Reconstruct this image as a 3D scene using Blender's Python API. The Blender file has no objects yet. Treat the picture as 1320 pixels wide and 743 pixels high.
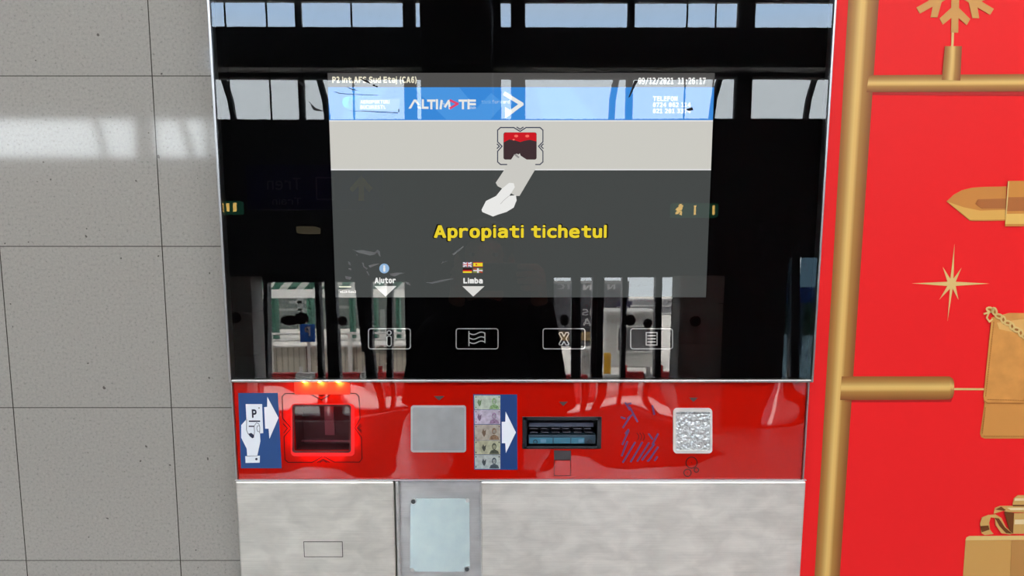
import bpy, bmesh, math, random
from mathutils import Vector, Matrix
random.seed(7)
S = bpy.context.scene
COL = S.collection

# ------------------------------------------------------------------ camera, sky, lamps, exposure
F_PX, CX, CY, PITCH = 930.0, 660.0, 495.0, math.radians(8.4)
CAM = Vector((0.0, -0.93, 1.6))
cam_d = bpy.data.cameras.new('camera')
cam_d.sensor_fit = 'HORIZONTAL'; cam_d.sensor_width = 36.0
cam_d.lens = F_PX / 1320 * 36.0
cam_d.shift_y = (CY - 371.5) / 1320
cam_d.clip_start = 0.005
cam = bpy.data.objects.new('camera', cam_d); COL.objects.link(cam)
cam.location = CAM; cam.rotation_euler = (math.pi / 2 - PITCH, 0, 0)
S.camera = cam

SKY = 10.5
w = bpy.data.worlds.new('overcast_sky'); S.world = w; w.use_nodes = True
bg = w.node_tree.nodes['Background']
_N, _L = w.node_tree.nodes, w.node_tree.links
_tc = _N.new('ShaderNodeTexCoord'); _sp = _N.new('ShaderNodeSeparateXYZ'); _rp = _N.new('ShaderNodeValToRGB')
_L.new(_tc.outputs['Generated'], _sp.inputs[0]); _L.new(_sp.outputs[2], _rp.inputs[0]); _L.new(_rp.outputs[0], bg.inputs[0])
_rp.color_ramp.elements[0].position = 0.24; _rp.color_ramp.elements[0].color = (0.84, 0.92, 0.97, 1)
_rp.color_ramp.elements[1].position = 0.31; _rp.color_ramp.elements[1].color = (0.66, 0.92, 1.26, 1)
_e = _rp.color_ramp.elements.new(0.42); _e.color = (0.90, 0.895, 0.86, 1)
bg.inputs[1].default_value = SKY
S.view_settings.view_transform = 'Standard'; S.view_settings.look = 'None'
S.view_settings.exposure = 0.0; S.view_settings.gamma = 1.0
S.view_settings.use_curve_mapping = False

def lamp(name, kind, loc, target, energy, color, size=0.2, **kw):
    L = bpy.data.lights.new(name, kind); L.energy = energy; L.color = color
    o = bpy.data.objects.new(name, L); COL.objects.link(o); o.location = loc
    o.rotation_euler = (Vector(target) - Vector(loc)).to_track_quat('-Z', 'Y').to_euler()
    if kind == 'SPOT':
        L.spot_size = kw.get('angle', 1.0); L.spot_blend = kw.get('blend', 1.0); L.shadow_soft_size = size
    elif kind == 'AREA':
        L.shape = 'RECTANGLE'; L.size = size; L.size_y = kw.get('size_y', size)
    else:
        L.shadow_soft_size = size
    return o
fill_sun = bpy.data.lights.new('fill_sun', 'SUN'); fill_sun.energy = 24; fill_sun.angle = math.radians(15); fill_sun.color = (1.0, 0.95, 0.88)  # added under the overcast sky to brighten the things outdoors
fill_sun_o = bpy.data.objects.new('fill_sun', fill_sun); COL.objects.link(fill_sun_o); fill_sun_o.location = (0, 5, 15)
fill_sun_o.rotation_euler = Vector((0.15, -math.cos(math.radians(68)), -math.sin(math.radians(68)))).to_track_quat('-Z', 'Y').to_euler()
# warm ceiling spot that washes the red advertising wall
lamp('ceiling_spot', 'SPOT', (1.9, -1.3, 3.6), (0.95, 0.05, 1.75), 95, (1.0, 0.72, 0.5), 0.08, angle=0.75, blend=1.0)

# ------------------------------------------------------------------ pixel rays -> points in the place
cP, sP = math.cos(PITCH), math.sin(PITCH)
def ray(px, py):
    X = (px - CX) / F_PX; Y = -(py - CY) / F_PX
    return Vector((X, cP + Y * sP, -sP + Y * cP))
def at(px, py, y=0.0):                      # point seen at (px, py) on the upright plane at depth y
    r = ray(px, py); return CAM + r * ((y - CAM.y) / r.y)
def mir(px, py, Y):                         # point in the hall behind the camera seen reflected at (px, py)
    p = at(px, py, Y); return Vector((p.x, -Y, p.z))

# ------------------------------------------------------------------ materials
MATS = {}
def nodes_of(name):
    m = bpy.data.materials.new(name); m.use_nodes = True
    return m, m.node_tree.nodes, m.node_tree.links, m.node_tree.nodes['Principled BSDF']
def s2l(c):
    c = c / 255.0
    return c / 12.92 if c <= 0.04045 else ((c + 0.055) / 1.055) ** 2.4
def rgb(r, g, b, k=1.0):
    return (s2l(r) * k, s2l(g) * k, s2l(b) * k)
def mat(name, col, rough=0.5, metal=0.0, emit=None, strength=1.0, spec=0.5, ior=1.5, var=0.0, vscale=40.0, bump=0.0, bscale=80.0, stretch=None):
    if name in MATS: return MATS[name]
    m, N, L, p = nodes_of(name)
    p.inputs['Base Color'].default_value = (*col, 1); p.inputs['Roughness'].default_value = rough
    p.inputs['Metallic'].default_value = metal; p.inputs['IOR'].default_value = ior
    p.inputs['Specular IOR Level'].default_value = spec
    if emit:
        p.inputs['Emission Color'].default_value = (*emit, 1); p.inputs['Emission Strength'].default_value = strength
    if var or bump:
        tc = N.new('ShaderNodeTexCoord'); mp = N.new('ShaderNodeMapping')
        L.new(tc.outputs['Object'], mp.inputs['Vector'])
        if stretch: mp.inputs['Scale'].default_value = stretch
    if var:
        n = N.new('ShaderNodeTexNoise'); n.inputs['Scale'].default_value = vscale; n.inputs['Detail'].default_value = 4
        L.new(mp.outputs[0], n.inputs['Vector'])
        r = N.new('ShaderNodeValToRGB')
        r.color_ramp.elements[0].position = 0.3; r.color_ramp.elements[1].position = 0.7
        r.color_ramp.elements[0].color = (*[max(0, c * (1 - var)) for c in col], 1)
        r.color_ramp.elements[1].color = (*[min(1, c * (1 + var)) for c in col], 1)
        L.new(n.outputs[0], r.inputs[0]); L.new(r.outputs[0], p.inputs['Base Color'])
    if bump:
        n2 = N.new('ShaderNodeTexNoise'); n2.inputs['Scale'].default_value = bscale; n2.inputs['Detail'].default_value = 2
        L.new(mp.outputs[0], n2.inputs['Vector'])
        b = N.new('ShaderNodeBump'); b.inputs['Distance'].default_value = bump; b.inputs['Strength'].default_value = 1
        L.new(n2.outputs[0], b.inputs['Height']); L.new(b.outputs[0], p.inputs['Normal'])
    MATS[name] = m; return m
def glow(name, c, k=1.0):                   # a lit picture element of the display
    return mat(name, (0, 0, 0), 0.6, emit=c, strength=k, spec=0.0)
def thin_glass(name, ior, wob=0.0, tint=(1, 1, 1)):
    m, N, L, p = nodes_of(name); N.remove(p)
    out = N['Material Output']; t = N.new('ShaderNodeBsdfTransparent'); g = N.new('ShaderNodeBsdfGlossy')
    t.inputs['Color'].default_value = (*tint, 1); g.inputs['Roughness'].default_value = 0.0; g.inputs['Color'].default_value = (1, 1, 1, 1)
    f = N.new('ShaderNodeFresnel'); f.inputs['IOR'].default_value = ior
    geo = N.new('ShaderNodeNewGeometry'); sub = N.new('ShaderNodeMath'); sub.operation = 'SUBTRACT'; sub.inputs[0].default_value = 1
    mul = N.new('ShaderNodeMath'); mul.operation = 'MULTIPLY'
    L.new(geo.outputs['Backfacing'], sub.inputs[1]); L.new(sub.outputs[0], mul.inputs[0]); L.new(f.outputs[0], mul.inputs[1])
    mx = N.new('ShaderNodeMixShader'); L.new(mul.outputs[0], mx.inputs[0]); L.new(t.outputs[0], mx.inputs[1]); L.new(g.outputs[0], mx.inputs[2])
    L.new(mx.outputs[0], out.inputs[0])
    if wob:
        tc = N.new('ShaderNodeTexCoord'); n = N.new('ShaderNodeTexNoise'); n.inputs['Scale'].default_value = 3.0; n.inputs['Detail'].default_value = 0
        L.new(tc.outputs['Object'], n.inputs['Vector'])
        b = N.new('ShaderNodeBump'); b.inputs['Distance'].default_value = wob; b.inputs['Strength'].default_value = 1
        L.new(n.outputs[0], b.inputs['Height']); L.new(b.outputs[0], g.inputs['Normal']); L.new(b.outputs[0], f.inputs['Normal'])
    return m

# ------------------------------------------------------------------ mesh building
ROOTS = {}
def tag(o, label=None, cat=None, group=None, kind=None):
    if label: o['label'] = label
    if cat: o['category'] = cat
    if group: o['group'] = group
    if kind: o['kind'] = kind
    return o
def root_of(o):
    while o.parent: o = o.parent
    return o
def empty(name, loc, label, cat, group=None):
    e = bpy.data.objects.new(name, None); COL.objects.link(e); e.location = loc; e.empty_display_size = 0.05
    return tag(e, label, cat, group)

class MB:
    """collects shapes given in place coordinates and links them as one mesh object"""
    def __init__(self): self.bm = bmesh.new(); self.k = 0
    def face(self, pts):
        return self.bm.faces.new([self.bm.verts.new(p) for p in pts])
    def box(self, a, b, bevel=0.0):
        lo = [min(a[i], b[i]) for i in range(3)]; hi = [max(a[i], b[i]) for i in range(3)]
        r = bmesh.ops.create_cube(self.bm, size=1)
        for v in r['verts']:
            v.co = Vector([lo[i] + (v.co[i] + 0.5) * (hi[i] - lo[i]) for i in range(3)])
        if bevel:
            es = {e for v in r['verts'] for e in v.link_edges}
            bmesh.ops.bevel(self.bm, geom=list(es), offset=bevel, segments=2, profile=0.5, affect='EDGES')
        return self
    def prism(self, pts, d):                # pts: outline in 3D, d: extrusion vector
        a = [self.bm.verts.new(p) for p in pts]; b = [self.bm.verts.new(Vector(p) + Vector(d)) for p in pts]
        n = len(pts)
        self.bm.faces.new(a); self.bm.faces.new(b[::-1])
        for i in range(n): self.bm.faces.new((a[i], b[i], b[(i + 1) % n], a[(i + 1) % n]))
        return self
    def px(self, pts, y, t=0.0004):         # outline given as picture points, on the upright plane y, t thick behind
        return self.prism([at(u, v, y) for u, v in pts], (0, t, 0))
    def stroke(self, pts, wd, y, t=0.0003, closed=False):
        P = [at(u, v, y) for u, v in pts]; n = len(P)
        segs = n if closed else n - 1
        for i in range(segs):
            a, b = P[i], P[(i + 1) % n]; dr = (b - a)
            if dr.length < 1e-7: continue
            dr.normalize(); q = Vector((-dr.z, 0, dr.x)) * wd / 2; e = dr * wd * 0.35
            self.k += 1; dy = Vector((0, -0.00003 * (self.k % 7), 0))
            self.prism([a - q - e + dy, b - q + e + dy, b + q + e + dy, a + q - e + dy], (0, t, 0))
        return self
    def tube(self, pts, r, seg=10, caps=True):
        P = [Vector(p) for p in pts]; rings = []
        for i, p in enumerate(P):
            d = (P[min(i + 1, len(P) - 1)] - P[max(i - 1, 0)]).normalized()
            u = d.orthogonal().normalized() if i == 0 else (u0 - d * u0.dot(d)).normalized()
            u0 = u; v = d.cross(u)
            rr = r[i] if isinstance(r, (list, tuple)) else r
            rings.append([self.bm.verts.new(p + (u * math.cos(2 * math.pi * k / seg) + v * math.sin(2 * math.pi * k / seg)) * rr) for k in range(seg)])
        for a, b in zip(rings, rings[1:]):
            for k in range(seg): self.bm.faces.new((a[k], a[(k + 1) % seg], b[(k + 1) % seg], b[k]))
        if caps: self.bm.faces.new(rings[0][::-1]); self.bm.faces.new(rings[-1])
        return self
    def disc(self, c, rx, rz, y, t=0.0004, seg=24):
        return self.px([(c[0] + rx * math.cos(2 * math.pi * k / seg), c[1] + rz * math.sin(2 * math.pi * k / seg)) for k in range(seg)], y, t)
    def ball(self, c, r, seg=16):
        rx, ry, rz = r if isinstance(r, (list, tuple)) else (r, r, r)
        q = bmesh.ops.create_uvsphere(self.bm, u_segments=seg, v_segments=seg // 2 + 2, radius=1)
        for v in q['verts']: v.co = Vector((c[0] + v.co.x * rx, c[1] + v.co.y * ry, c[2] + v.co.z * rz))
        return self
    def build(self, name, m, parent=None, smooth=False, kind=None):
        bmesh.ops.recalc_face_normals(self.bm, faces=self.bm.faces[:])
        off = root_of(parent).location if parent else Vector((0, 0, 0))
        for v in self.bm.verts: v.co -= off
        me = bpy.data.meshes.new(name); self.bm.to_mesh(me); self.bm.free()
        if m: me.materials.append(m)
        if smooth:
            for p in me.polygons: p.use_smooth = True
        o = bpy.data.objects.new(name, me); COL.objects.link(o)
        if parent: o.parent = parent
        if kind: o['kind'] = kind
        return o
    def build_each(self, name, m, parent=None, smooth=False):
        """one object for every separate piece"""
        self.bm.verts.index_update(); left = set(self.bm.verts); outs = []
        while left:
            st_ = [left.pop()]; isl = set(st_)
            while st_:
                for e in st_.pop().link_edges:
                    for v in e.verts:
                        if v not in isl: isl.add(v); left.discard(v); st_.append(v)
            nb_ = MB(); mp = {v: nb_.bm.verts.new(v.co) for v in isl}
            for f in {f for v in isl for f in v.link_faces}: nb_.bm.faces.new([mp[v] for v in f.verts])
            outs.append(nb_.build(name, m, parent, smooth))
        self.bm.free(); return outs
def rrect(x0, y0, x1, y1, r, n=5):
    pts = []
    for cx, cy, a0 in ((x1 - r, y0 + r, -90), (x1 - r, y1 - r, 0), (x0 + r, y1 - r, 90), (x0 + r, y0 + r, 180)):
        for k in range(n + 1):
            a = math.radians(a0 + 90 * k / n); pts.append((cx + r * math.cos(a), cy + r * math.sin(a)))
    return pts
def ring_px(mb, outer, inner, y, t):        # flat ring between two outlines with the same number of points
    n = len(outer)
    A = [mb.bm.verts.new(at(*p, y)) for p in outer]; B = [mb.bm.verts.new(at(*p, y)) for p in inner]
    C = [mb.bm.verts.new(at(*p, y) + Vector((0, t, 0))) for p in outer]; D = [mb.bm.verts.new(at(*p, y) + Vector((0, t, 0))) for p in inner]
    for i in range(n):
        j = (i + 1) % n
        mb.bm.faces.new((A[i], A[j], B[j], B[i])); mb.bm.faces.new((C[i], D[i], D[j], C[j]))
        mb.bm.faces.new((A[i], C[i], C[j], A[j])); mb.bm.faces.new((B[i], B[j], D[j], D[i]))
    return mb
def plate_holes(mb, x0, x1, z0, z1, holes, y0, y1):
    xs = sorted({x0, x1, *[h[0] for h in holes], *[h[1] for h in holes]}); zs = sorted({z0, z1, *[h[2] for h in holes], *[h[3] for h in holes]})
    inside = lambda x, z: x0 < x < x1 and z0 < z < z1 and not any(h[0] < x < h[1] and h[2] < z < h[3] for h in holes)
    V = {}
    def v(x, y, z):
        k = (round(x, 6), round(y, 6), round(z, 6))
        if k not in V: V[k] = mb.bm.verts.new((x, y, z))
        return V[k]
    e = 1e-5
    for xa, xb in zip(xs, xs[1:]):
        for za, zb in zip(zs, zs[1:]):
            xm, zm = (xa + xb) / 2, (za + zb) / 2
            if not inside(xm, zm): continue
            mb.bm.faces.new((v(xa, y0, za), v(xb, y0, za), v(xb, y0, zb), v(xa, y0, zb)))
            mb.bm.faces.new((v(xa, y1, za), v(xa, y1, zb), v(xb, y1, zb), v(xb, y1, za)))
            if not inside(xa - e, zm): mb.bm.faces.new((v(xa, y0, za), v(xa, y0, zb), v(xa, y1, zb), v(xa, y1, za)))
            if not inside(xb + e, zm): mb.bm.faces.new((v(xb, y0, za), v(xb, y1, za), v(xb, y1, zb), v(xb, y0, zb)))
            if not inside(xm, za - e): mb.bm.faces.new((v(xa, y0, za), v(xa, y1, za), v(xb, y1, za), v(xb, y0, za)))
            if not inside(xm, zb + e): mb.bm.faces.new((v(xa, y0, zb), v(xb, y0, zb), v(xb, y1, zb), v(xa, y1, zb)))
    return mb
# letter outlines: advance and closed outlines, in thousandths of an em
SANS = {" ":[214,[]],"(":[254,[[207,541,178,487,156,435,138,383,125,329,118,277,115,224,118,170,125,117,138,65,156,11,179,-41,207,-94,151,-94,119,-38,93,15,73,67,59,121,50,172,47,224,50,277,59,328,73,380,94,434,120,487,151,541]]],")":[254,[[47,541,103,541,136,486,161,433,181,380,196,327,204,275,207,224,204,171,195,119,181,67,161,13,135,-40,103,-94,47,-94,76,-39,99,13,116,66,129,120,137,172,139,224,136,278,129,330,116,382,98,436,75,489]]],".":[182,[[47,106,135,106,135,0,47,0]]],"/":[434,[[321,520,387,520,113,-66,47,-66]]],"0":[431,[[169,261,171,274,175,284,183,294,192,302,203,307,215,308,227,307,238,302,248,294,256,284,261,273,262,261,261,249,256,238,248,228,238,220,227,216,215,214,202,216,192,220,182,228,175,238,171,249],[215,474,185,467,161,450,142,421,129,378,121,325,118,259,121,192,129,139,142,99,162,69,186,51,215,46,246,52,270,69,289,99,303,141,311,194,313,259,311,327,302,380,289,421,270,450,245,468],[215,529,267,521,309,499,341,461,365,407,379,340,384,259,379,176,365,110,341,58,308,20,266,-3,215,-10,164,-2,122,21,90,58,66,112,52,179,47,259,52,343,66,409,90,461,123,500,165,522]]],"1":[389,[[55,59,164,59,164,456,47,430,47,494,164,520,234,520,234,59,342,59,342,0,55,0]]],"2":[410,[[124,59,363,59,363,0,47,0,47,59,89,104,127,144,161,180,190,212,213,237,228,255,249,282,264,304,275,323,282,341,286,359,287,377,284,405,276,427,262,445,242,459,219,467,191,470,170,469,148,465,125,459,101,449,76,438,51,424,51,495,75,505,99,514,122,521,145,525,168,528,190,529,238,525,279,511,313,489,339,458,354,423,359,382,357,360,352,338,344,315,331,292,314,268,293,242,278,224,259,204,237,179,207,147,170,107]]],"3":[422,[[269,278,301,267,327,251,348,230,363,204,372,176,375,143,369,98,353,61,326,31,289,8,245,-6,193,-10,168,-9,144,-7,120,-3,95,2,71,8,47,16,47,86,71,74,94,65,117,58,140,53,163,50,185,49,221,52,251,61,274,75,292,96,302,121,305,150,301,179,291,203,274,222,250,237,223,246,190,249,137,249,137,307,190,307,221,309,245,316,266,328,281,344,290,364,293,387,290,412,282,432,268,449,248,461,224,468,196,470,174,469,153,467,132,463,109,458,86,451,62,442,62,507,90,514,115,519,137,524,159,527,178,529,196,529,244,525,284,512,317,491,343,462,358,429,363,390,360,362,352,339,339,319,320,301,297,288]]],"4":[453,[[267,456,103,181,267,181],[255,520,337,520,337,181,406,181,406,124,337,124,337,0,267,0,267,124,47,124,47,190]]],"5":[416,[[69,520,332,520,332,461,133,461,133,333,143,336,153,339,163,341,174,343,184,343,194,344,245,338,287,322,322,296,349,260,364,217,369,167,363,115,347,72,320,37,282,11,237,-5,184,-10,157,-9,132,-8,108,-5,86,0,65,5,47,12,47,84,69,73,90,64,111,58,133,53,155,50,177,49,214,53,243,63,267,80,285,104,295,132,299,167,295,202,284,230,266,253,241,271,211,281,175,284,156,284,138,282,120,278,102,273,85,267,69,259]]],"6":[431,[[346,508,346,444,331,452,315,458,299,463,282,467,265,469,248,470,206,464,173,447,147,420,127,380,116,331,112,272,125,293,140,311,158,325,180,336,202,342,226,344,273,338,312,323,343,298,366,262,380,218,384,167,379,114,365,71,342,36,309,10,269,-5,222,-10,166,-3,123,19,89,55,66,108,52,175,47,259,53,342,70,408,98,460,138,499,186,522,245,529,262,529,279,527,296,524,314,520,330,515],[221,289,192,285,169,274,150,256,135,231,127,202,124,167,127,131,136,101,150,77,170,59,193,48,221,45,250,48,273,59,291,76,304,100,312,130,315,167,312,205,304,235,291,258,272,275,249,285]]],"7":[422,[[47,520,375,520,375,490,189,0,115,0,296,461,47,461]]],"9":[431,[[211,231,239,234,262,245,281,263,295,288,304,317,307,352,304,388,295,418,281,442,261,460,238,471,211,474,181,471,158,460,140,443,127,419,119,389,117,352,119,315,127,285,140,261,159,244,182,234],[85,11,85,76,100,68,116,61,132,56,149,52,166,50,183,49,225,55,258,72,285,99,304,139,315,188,319,248,306,226,291,208,273,194,252,184,229,178,205,175,158,181,119,196,88,222,65,258,52,301,47,353,52,406,66,449,90,483,122,509,162,524,209,529,265,522,309,500,342,464,366,411,379,343,384,259,378,177,361,111,333,59,294,20,245,-3,186,-10,169,-9,152,-8,135,-5,118,0,101,5]]],":":[182,[[47,370,135,370,135,265,47,265],[47,106,135,106,135,0,47,0]]],"A":[594,[[296,458,204,192,389,192],[244,520,350,520,547,0,457,0,409,135,183,135,138,0,47,0]]],"B":[513,[[134,248,134,58,238,58,284,60,320,67,346,79,364,97,374,120,378,150,374,181,363,206,345,224,316,238,281,246,238,248],[134,462,134,305,235,305,275,308,305,314,327,325,343,341,352,362,356,388,352,412,343,431,327,445,305,454,274,460,235,462],[47,520,238,520,300,516,350,504,390,485,420,459,438,426,444,388,440,358,431,333,415,313,393,296,364,285,331,278,371,270,403,255,430,235,450,208,462,177,466,143,460,99,440,64,409,36,363,16,306,4,238,0,47,0]]],"C":[498,[[451,18,428,10,405,3,383,-3,358,-7,333,-9,309,-10,231,-2,167,22,116,61,77,115,54,181,47,259,56,340,78,405,116,458,170,498,233,521,309,529,335,528,359,526,383,522,407,516,429,509,451,501,451,429,429,442,405,453,382,461,357,467,332,471,309,472,255,466,213,448,181,419,157,377,144,324,139,259,144,193,157,141,181,100,214,70,257,53,309,47,333,48,358,52,383,58,407,67,429,78,451,91]]],"E":[485,[[47,520,429,520,429,461,134,461,134,307,417,307,417,248,134,248,134,59,438,59,438,0,47,0]]],"F":[473,[[47,520,426,520,426,461,135,461,135,307,399,307,399,248,135,248,135,0,47,0]]],"I":[193,[[64,0,128,0,128,520,64,520]]],"L":[493,[[47,520,135,520,135,59,446,59,446,0,47,0]]],"N":[507,[[47,520,159,520,376,92,376,520,460,520,460,0,350,0,131,428,131,0,47,0]]],"O":[526,[[387,259,383,330,374,384,358,423,333,451,302,467,262,472,222,466,190,450,167,423,150,382,141,328,138,259,141,189,151,136,167,96,191,68,223,52,262,47,302,53,335,69,358,96,374,137,384,191],[479,259,472,175,454,108,425,57,382,19,328,-3,262,-10,195,-2,141,20,100,56,69,110,52,177,47,259,53,344,71,411,100,462,142,500,196,522,262,529,330,522,383,499,425,462,455,409,472,342]]],"P":[501,[[134,462,134,267,234,267,273,270,304,278,328,292,348,312,359,336,363,365,359,394,348,417,330,436,304,451,271,459,234,462],[47,520,234,520,302,515,356,502,398,480,430,449,448,411,454,365,448,317,429,278,399,248,355,226,300,213,234,209,134,209,134,0,47,0]]],"R":[564,[[314,245,335,239,353,231,371,219,388,202,408,176,430,142,517,0,424,0,347,131,325,165,305,188,288,204,266,213,244,218,218,220,134,220,134,0,47,0,47,520,227,520,293,515,346,502,389,481,421,451,440,414,446,369,441,337,430,309,410,285,384,266,352,253],[134,462,134,278,229,278,269,280,300,288,324,300,341,318,351,341,353,369,350,398,340,420,321,438,295,452,264,459,227,462]]],"S":[508,[[424,502,424,431,398,444,371,454,345,462,317,468,291,471,264,472,226,469,193,462,166,449,146,431,135,411,131,386,134,365,141,348,155,334,175,322,204,312,242,304,288,295,343,281,388,264,420,242,444,214,457,181,461,142,455,96,436,58,404,29,359,7,305,-6,239,-10,208,-9,177,-7,147,-2,116,4,87,12,56,21,56,96,89,80,120,68,150,59,180,52,209,48,239,47,280,50,314,58,342,71,362,89,374,111,378,138,376,162,367,182,353,197,331,210,302,220,265,229,218,237,164,251,120,267,88,287,66,312,52,341,47,376,54,420,73,457,105,487,150,511,201,525,260,529,285,528,311,526,338,522,367,517,395,510]]],"T":[586,[[47,520,539,520,539,461,337,461,337,0,250,0,250,461,47,461]]],"U":[499,[[47,200,47,520,135,520,135,167,135,144,136,126,138,113,140,103,142,95,146,88,157,76,171,65,186,57,206,52,227,48,249,47,274,48,295,52,314,57,330,66,342,76,353,88,357,95,361,103,362,113,364,127,364,144,364,167,364,520,452,520,452,200,451,151,446,113,440,86,429,65,415,46,398,31,377,18,356,8,332,0,306,-6,279,-9,249,-10,219,-9,193,-6,167,0,144,8,121,18,102,31,84,47,69,65,59,87,53,115,48,152]]],"a":[495,[[293,196,266,196,223,194,188,187,162,176,142,161,130,141,126,118,130,96,139,78,154,63,173,52,197,46,226,44,268,48,301,60,330,80,351,108,363,142,367,182,367,196],[448,222,448,0,367,0,367,58,348,36,327,19,304,6,275,-3,244,-8,209,-10,162,-6,124,5,92,24,67,49,52,79,47,114,53,154,72,187,102,212,144,231,197,242,260,246,367,246,367,256,363,285,355,307,338,324,315,336,284,343,245,345,218,344,191,341,164,336,135,328,109,319,83,308,83,372,113,381,140,387,167,393,195,396,221,399,245,399,284,398,319,393,348,385,376,374,398,359,417,342,426,329,435,315,440,299,444,279,446,253]]],"b":[491,[[361,195,357,241,347,278,331,307,307,329,279,341,244,345,208,341,180,328,156,307,140,277,130,240,126,195,130,149,140,112,156,83,180,61,209,48,244,44,280,49,309,61,331,82,347,112,357,149],[126,340,141,358,159,373,180,384,203,393,229,398,257,399,311,393,357,375,394,345,423,304,439,254,444,196,438,135,421,85,394,45,356,14,310,-4,255,-10,228,-8,202,-3,180,5,159,17,141,32,126,49,126,0,47,0,47,542,126,542]]],"c":[467,[[420,20,399,11,377,3,355,-3,332,-7,309,-9,285,-10,214,-4,157,14,110,44,74,86,53,136,47,195,54,255,76,305,110,345,159,376,217,393,285,399,309,399,332,396,353,392,377,386,399,379,420,369,420,302,399,316,378,327,357,335,335,341,311,344,285,345,239,341,201,328,171,306,149,276,135,239,130,195,135,149,149,113,171,83,202,61,240,48,285,44,312,45,337,49,359,54,382,63,402,73,420,86]]],"d":[491,[[364,340,364,542,444,542,444,0,364,0,364,49,350,31,332,17,311,5,288,-3,263,-8,235,-10,180,-4,134,15,97,45,68,87,52,137,47,196,53,256,69,305,98,345,136,376,181,393,235,399,264,398,289,393,312,384,333,372,350,358],[130,195,134,148,144,111,160,82,183,61,212,48,247,44,283,49,311,61,335,83,351,113,361,150,364,195,361,241,351,278,335,307,311,328,281,341,247,345,211,341,182,328,160,307,144,277,134,240]]],"e":[521,[[474,211,474,180,130,180,130,178,135,138,149,105,171,79,203,59,242,48,288,44,314,45,340,49,367,54,395,62,425,72,455,84,455,20,425,11,395,3,368,-3,340,-7,312,-9,286,-10,216,-4,157,14,110,44,74,86,53,136,47,195,54,254,74,303,109,344,156,375,211,393,275,399,333,394,381,377,420,349,450,310,469,265],[394,230,389,265,379,293,361,316,337,332,307,342,271,345,234,342,203,331,177,314,155,291,140,263,133,229]]],"f":[468,[[421,542,421,489,331,489,305,487,286,482,271,474,263,462,258,446,255,424,255,390,421,390,421,340,255,340,255,0,176,0,176,340,47,340,47,390,176,390,176,417,180,457,192,488,212,511,242,529,280,538,326,542]]],"h":[464,[[417,242,417,0,337,0,337,242,333,274,326,300,314,319,295,333,271,341,242,344,207,340,178,329,156,312,140,287,130,257,126,220,126,0,47,0,47,542,126,542,126,331,142,352,161,369,183,382,209,392,238,397,270,399,316,395,352,382,381,360,400,329,413,290]]],"i":[175,[[57,0,118,0,118,389,57,389],[57,496,118,496,118,528,57,528]]],"j":[175,[[57,389,118,389,118,-43,107,-93,78,-128,14,-136,14,-89,43,-82,57,-50],[57,496,118,496,118,528,57,528]]],"k":[512,[[47,542,129,542,129,228,338,390,434,390,244,243,465,0,367,0,188,201,129,156,129,0,47,0]]],"l":[175,[[57,0,118,0,118,534,57,534]]],"m":[537,[[291,350,302,366,315,378,328,387,346,394,363,398,384,399,419,395,446,383,466,363,480,331,487,285,490,226,490,0,418,0,418,223,417,272,413,306,405,326,395,337,382,344,364,346,343,343,327,336,317,324,310,303,306,269,304,223,304,0,232,0,232,223,231,273,227,306,219,326,208,337,195,344,175,346,156,343,141,336,131,324,124,303,120,269,119,223,119,0,47,0,47,390,119,390,119,357,130,370,141,380,155,388,170,395,186,398,203,399,224,398,242,394,258,387,271,377,283,365]]],"n":[464,[[417,242,417,0,337,0,337,242,333,274,326,300,314,319,295,333,271,341,242,344,207,340,178,329,156,312,140,287,130,257,126,220,126,0,47,0,47,390,126,390,126,331,142,352,161,369,183,382,209,392,238,397,270,399,316,395,352,382,381,360,400,329,413,290]]],"o":[508,[[253,345,216,341,186,328,162,307,145,277,134,240,131,195,134,148,145,111,162,82,186,61,217,48,253,44,291,49,321,61,346,82,363,112,373,150,377,195,373,241,362,278,346,307,321,329,290,341],[253,399,316,393,367,376,408,347,438,306,455,255,461,195,455,132,436,82,408,42,366,13,315,-4,253,-10,191,-4,140,13,100,42,69,83,52,134,47,195,53,257,71,307,100,347,141,376,192,394]]],"p":[491,[[128,49,128,-148,47,-148,47,390,128,390,128,340,142,358,160,373,180,384,203,393,229,398,257,399,311,393,357,375,394,345,421,303,438,253,444,193,438,133,421,84,393,44,355,13,310,-4,257,-10,228,-8,202,-3,180,5,159,17,141,32],[361,195,357,241,347,278,331,307,307,329,279,341,244,345,208,341,180,328,157,307,140,277,130,240,128,195,130,149,140,112,157,83,181,61,209,48,244,44,280,49,309,61,331,82,347,112,357,149]]],"r":[436,[[389,310,372,319,355,327,337,333,319,337,300,339,280,340,233,336,196,323,166,303,144,273,131,237,126,194,126,0,47,0,47,390,126,390,126,314,142,340,164,361,188,377,218,390,250,397,286,399,305,399,324,397,341,393,358,389,374,383,389,375]]],"t":[482,[[255,501,255,390,435,390,435,340,255,340,255,128,258,102,264,82,275,68,293,59,316,53,346,51,435,51,435,0,338,0,284,3,242,13,212,29,192,53,180,86,176,128,176,340,47,340,47,390,176,390,176,501]]],"u":[464,[[47,148,47,389,126,389,126,148,129,115,136,90,150,70,169,56,192,48,221,46,257,49,284,60,307,77,324,102,333,133,337,169,337,389,417,389,417,0,337,0,337,58,321,37,301,21,279,7,253,-3,224,-8,193,-10,147,-6,111,7,83,29,63,60,51,100]]],"v":[539,[[47,390,129,390,269,63,410,390,492,390,321,0,218,0]]],"w":[626,[[47,390,125,390,209,75,279,276,347,276,417,75,501,390,579,390,466,0,390,0,312,214,237,0,160,0]]]}
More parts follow.
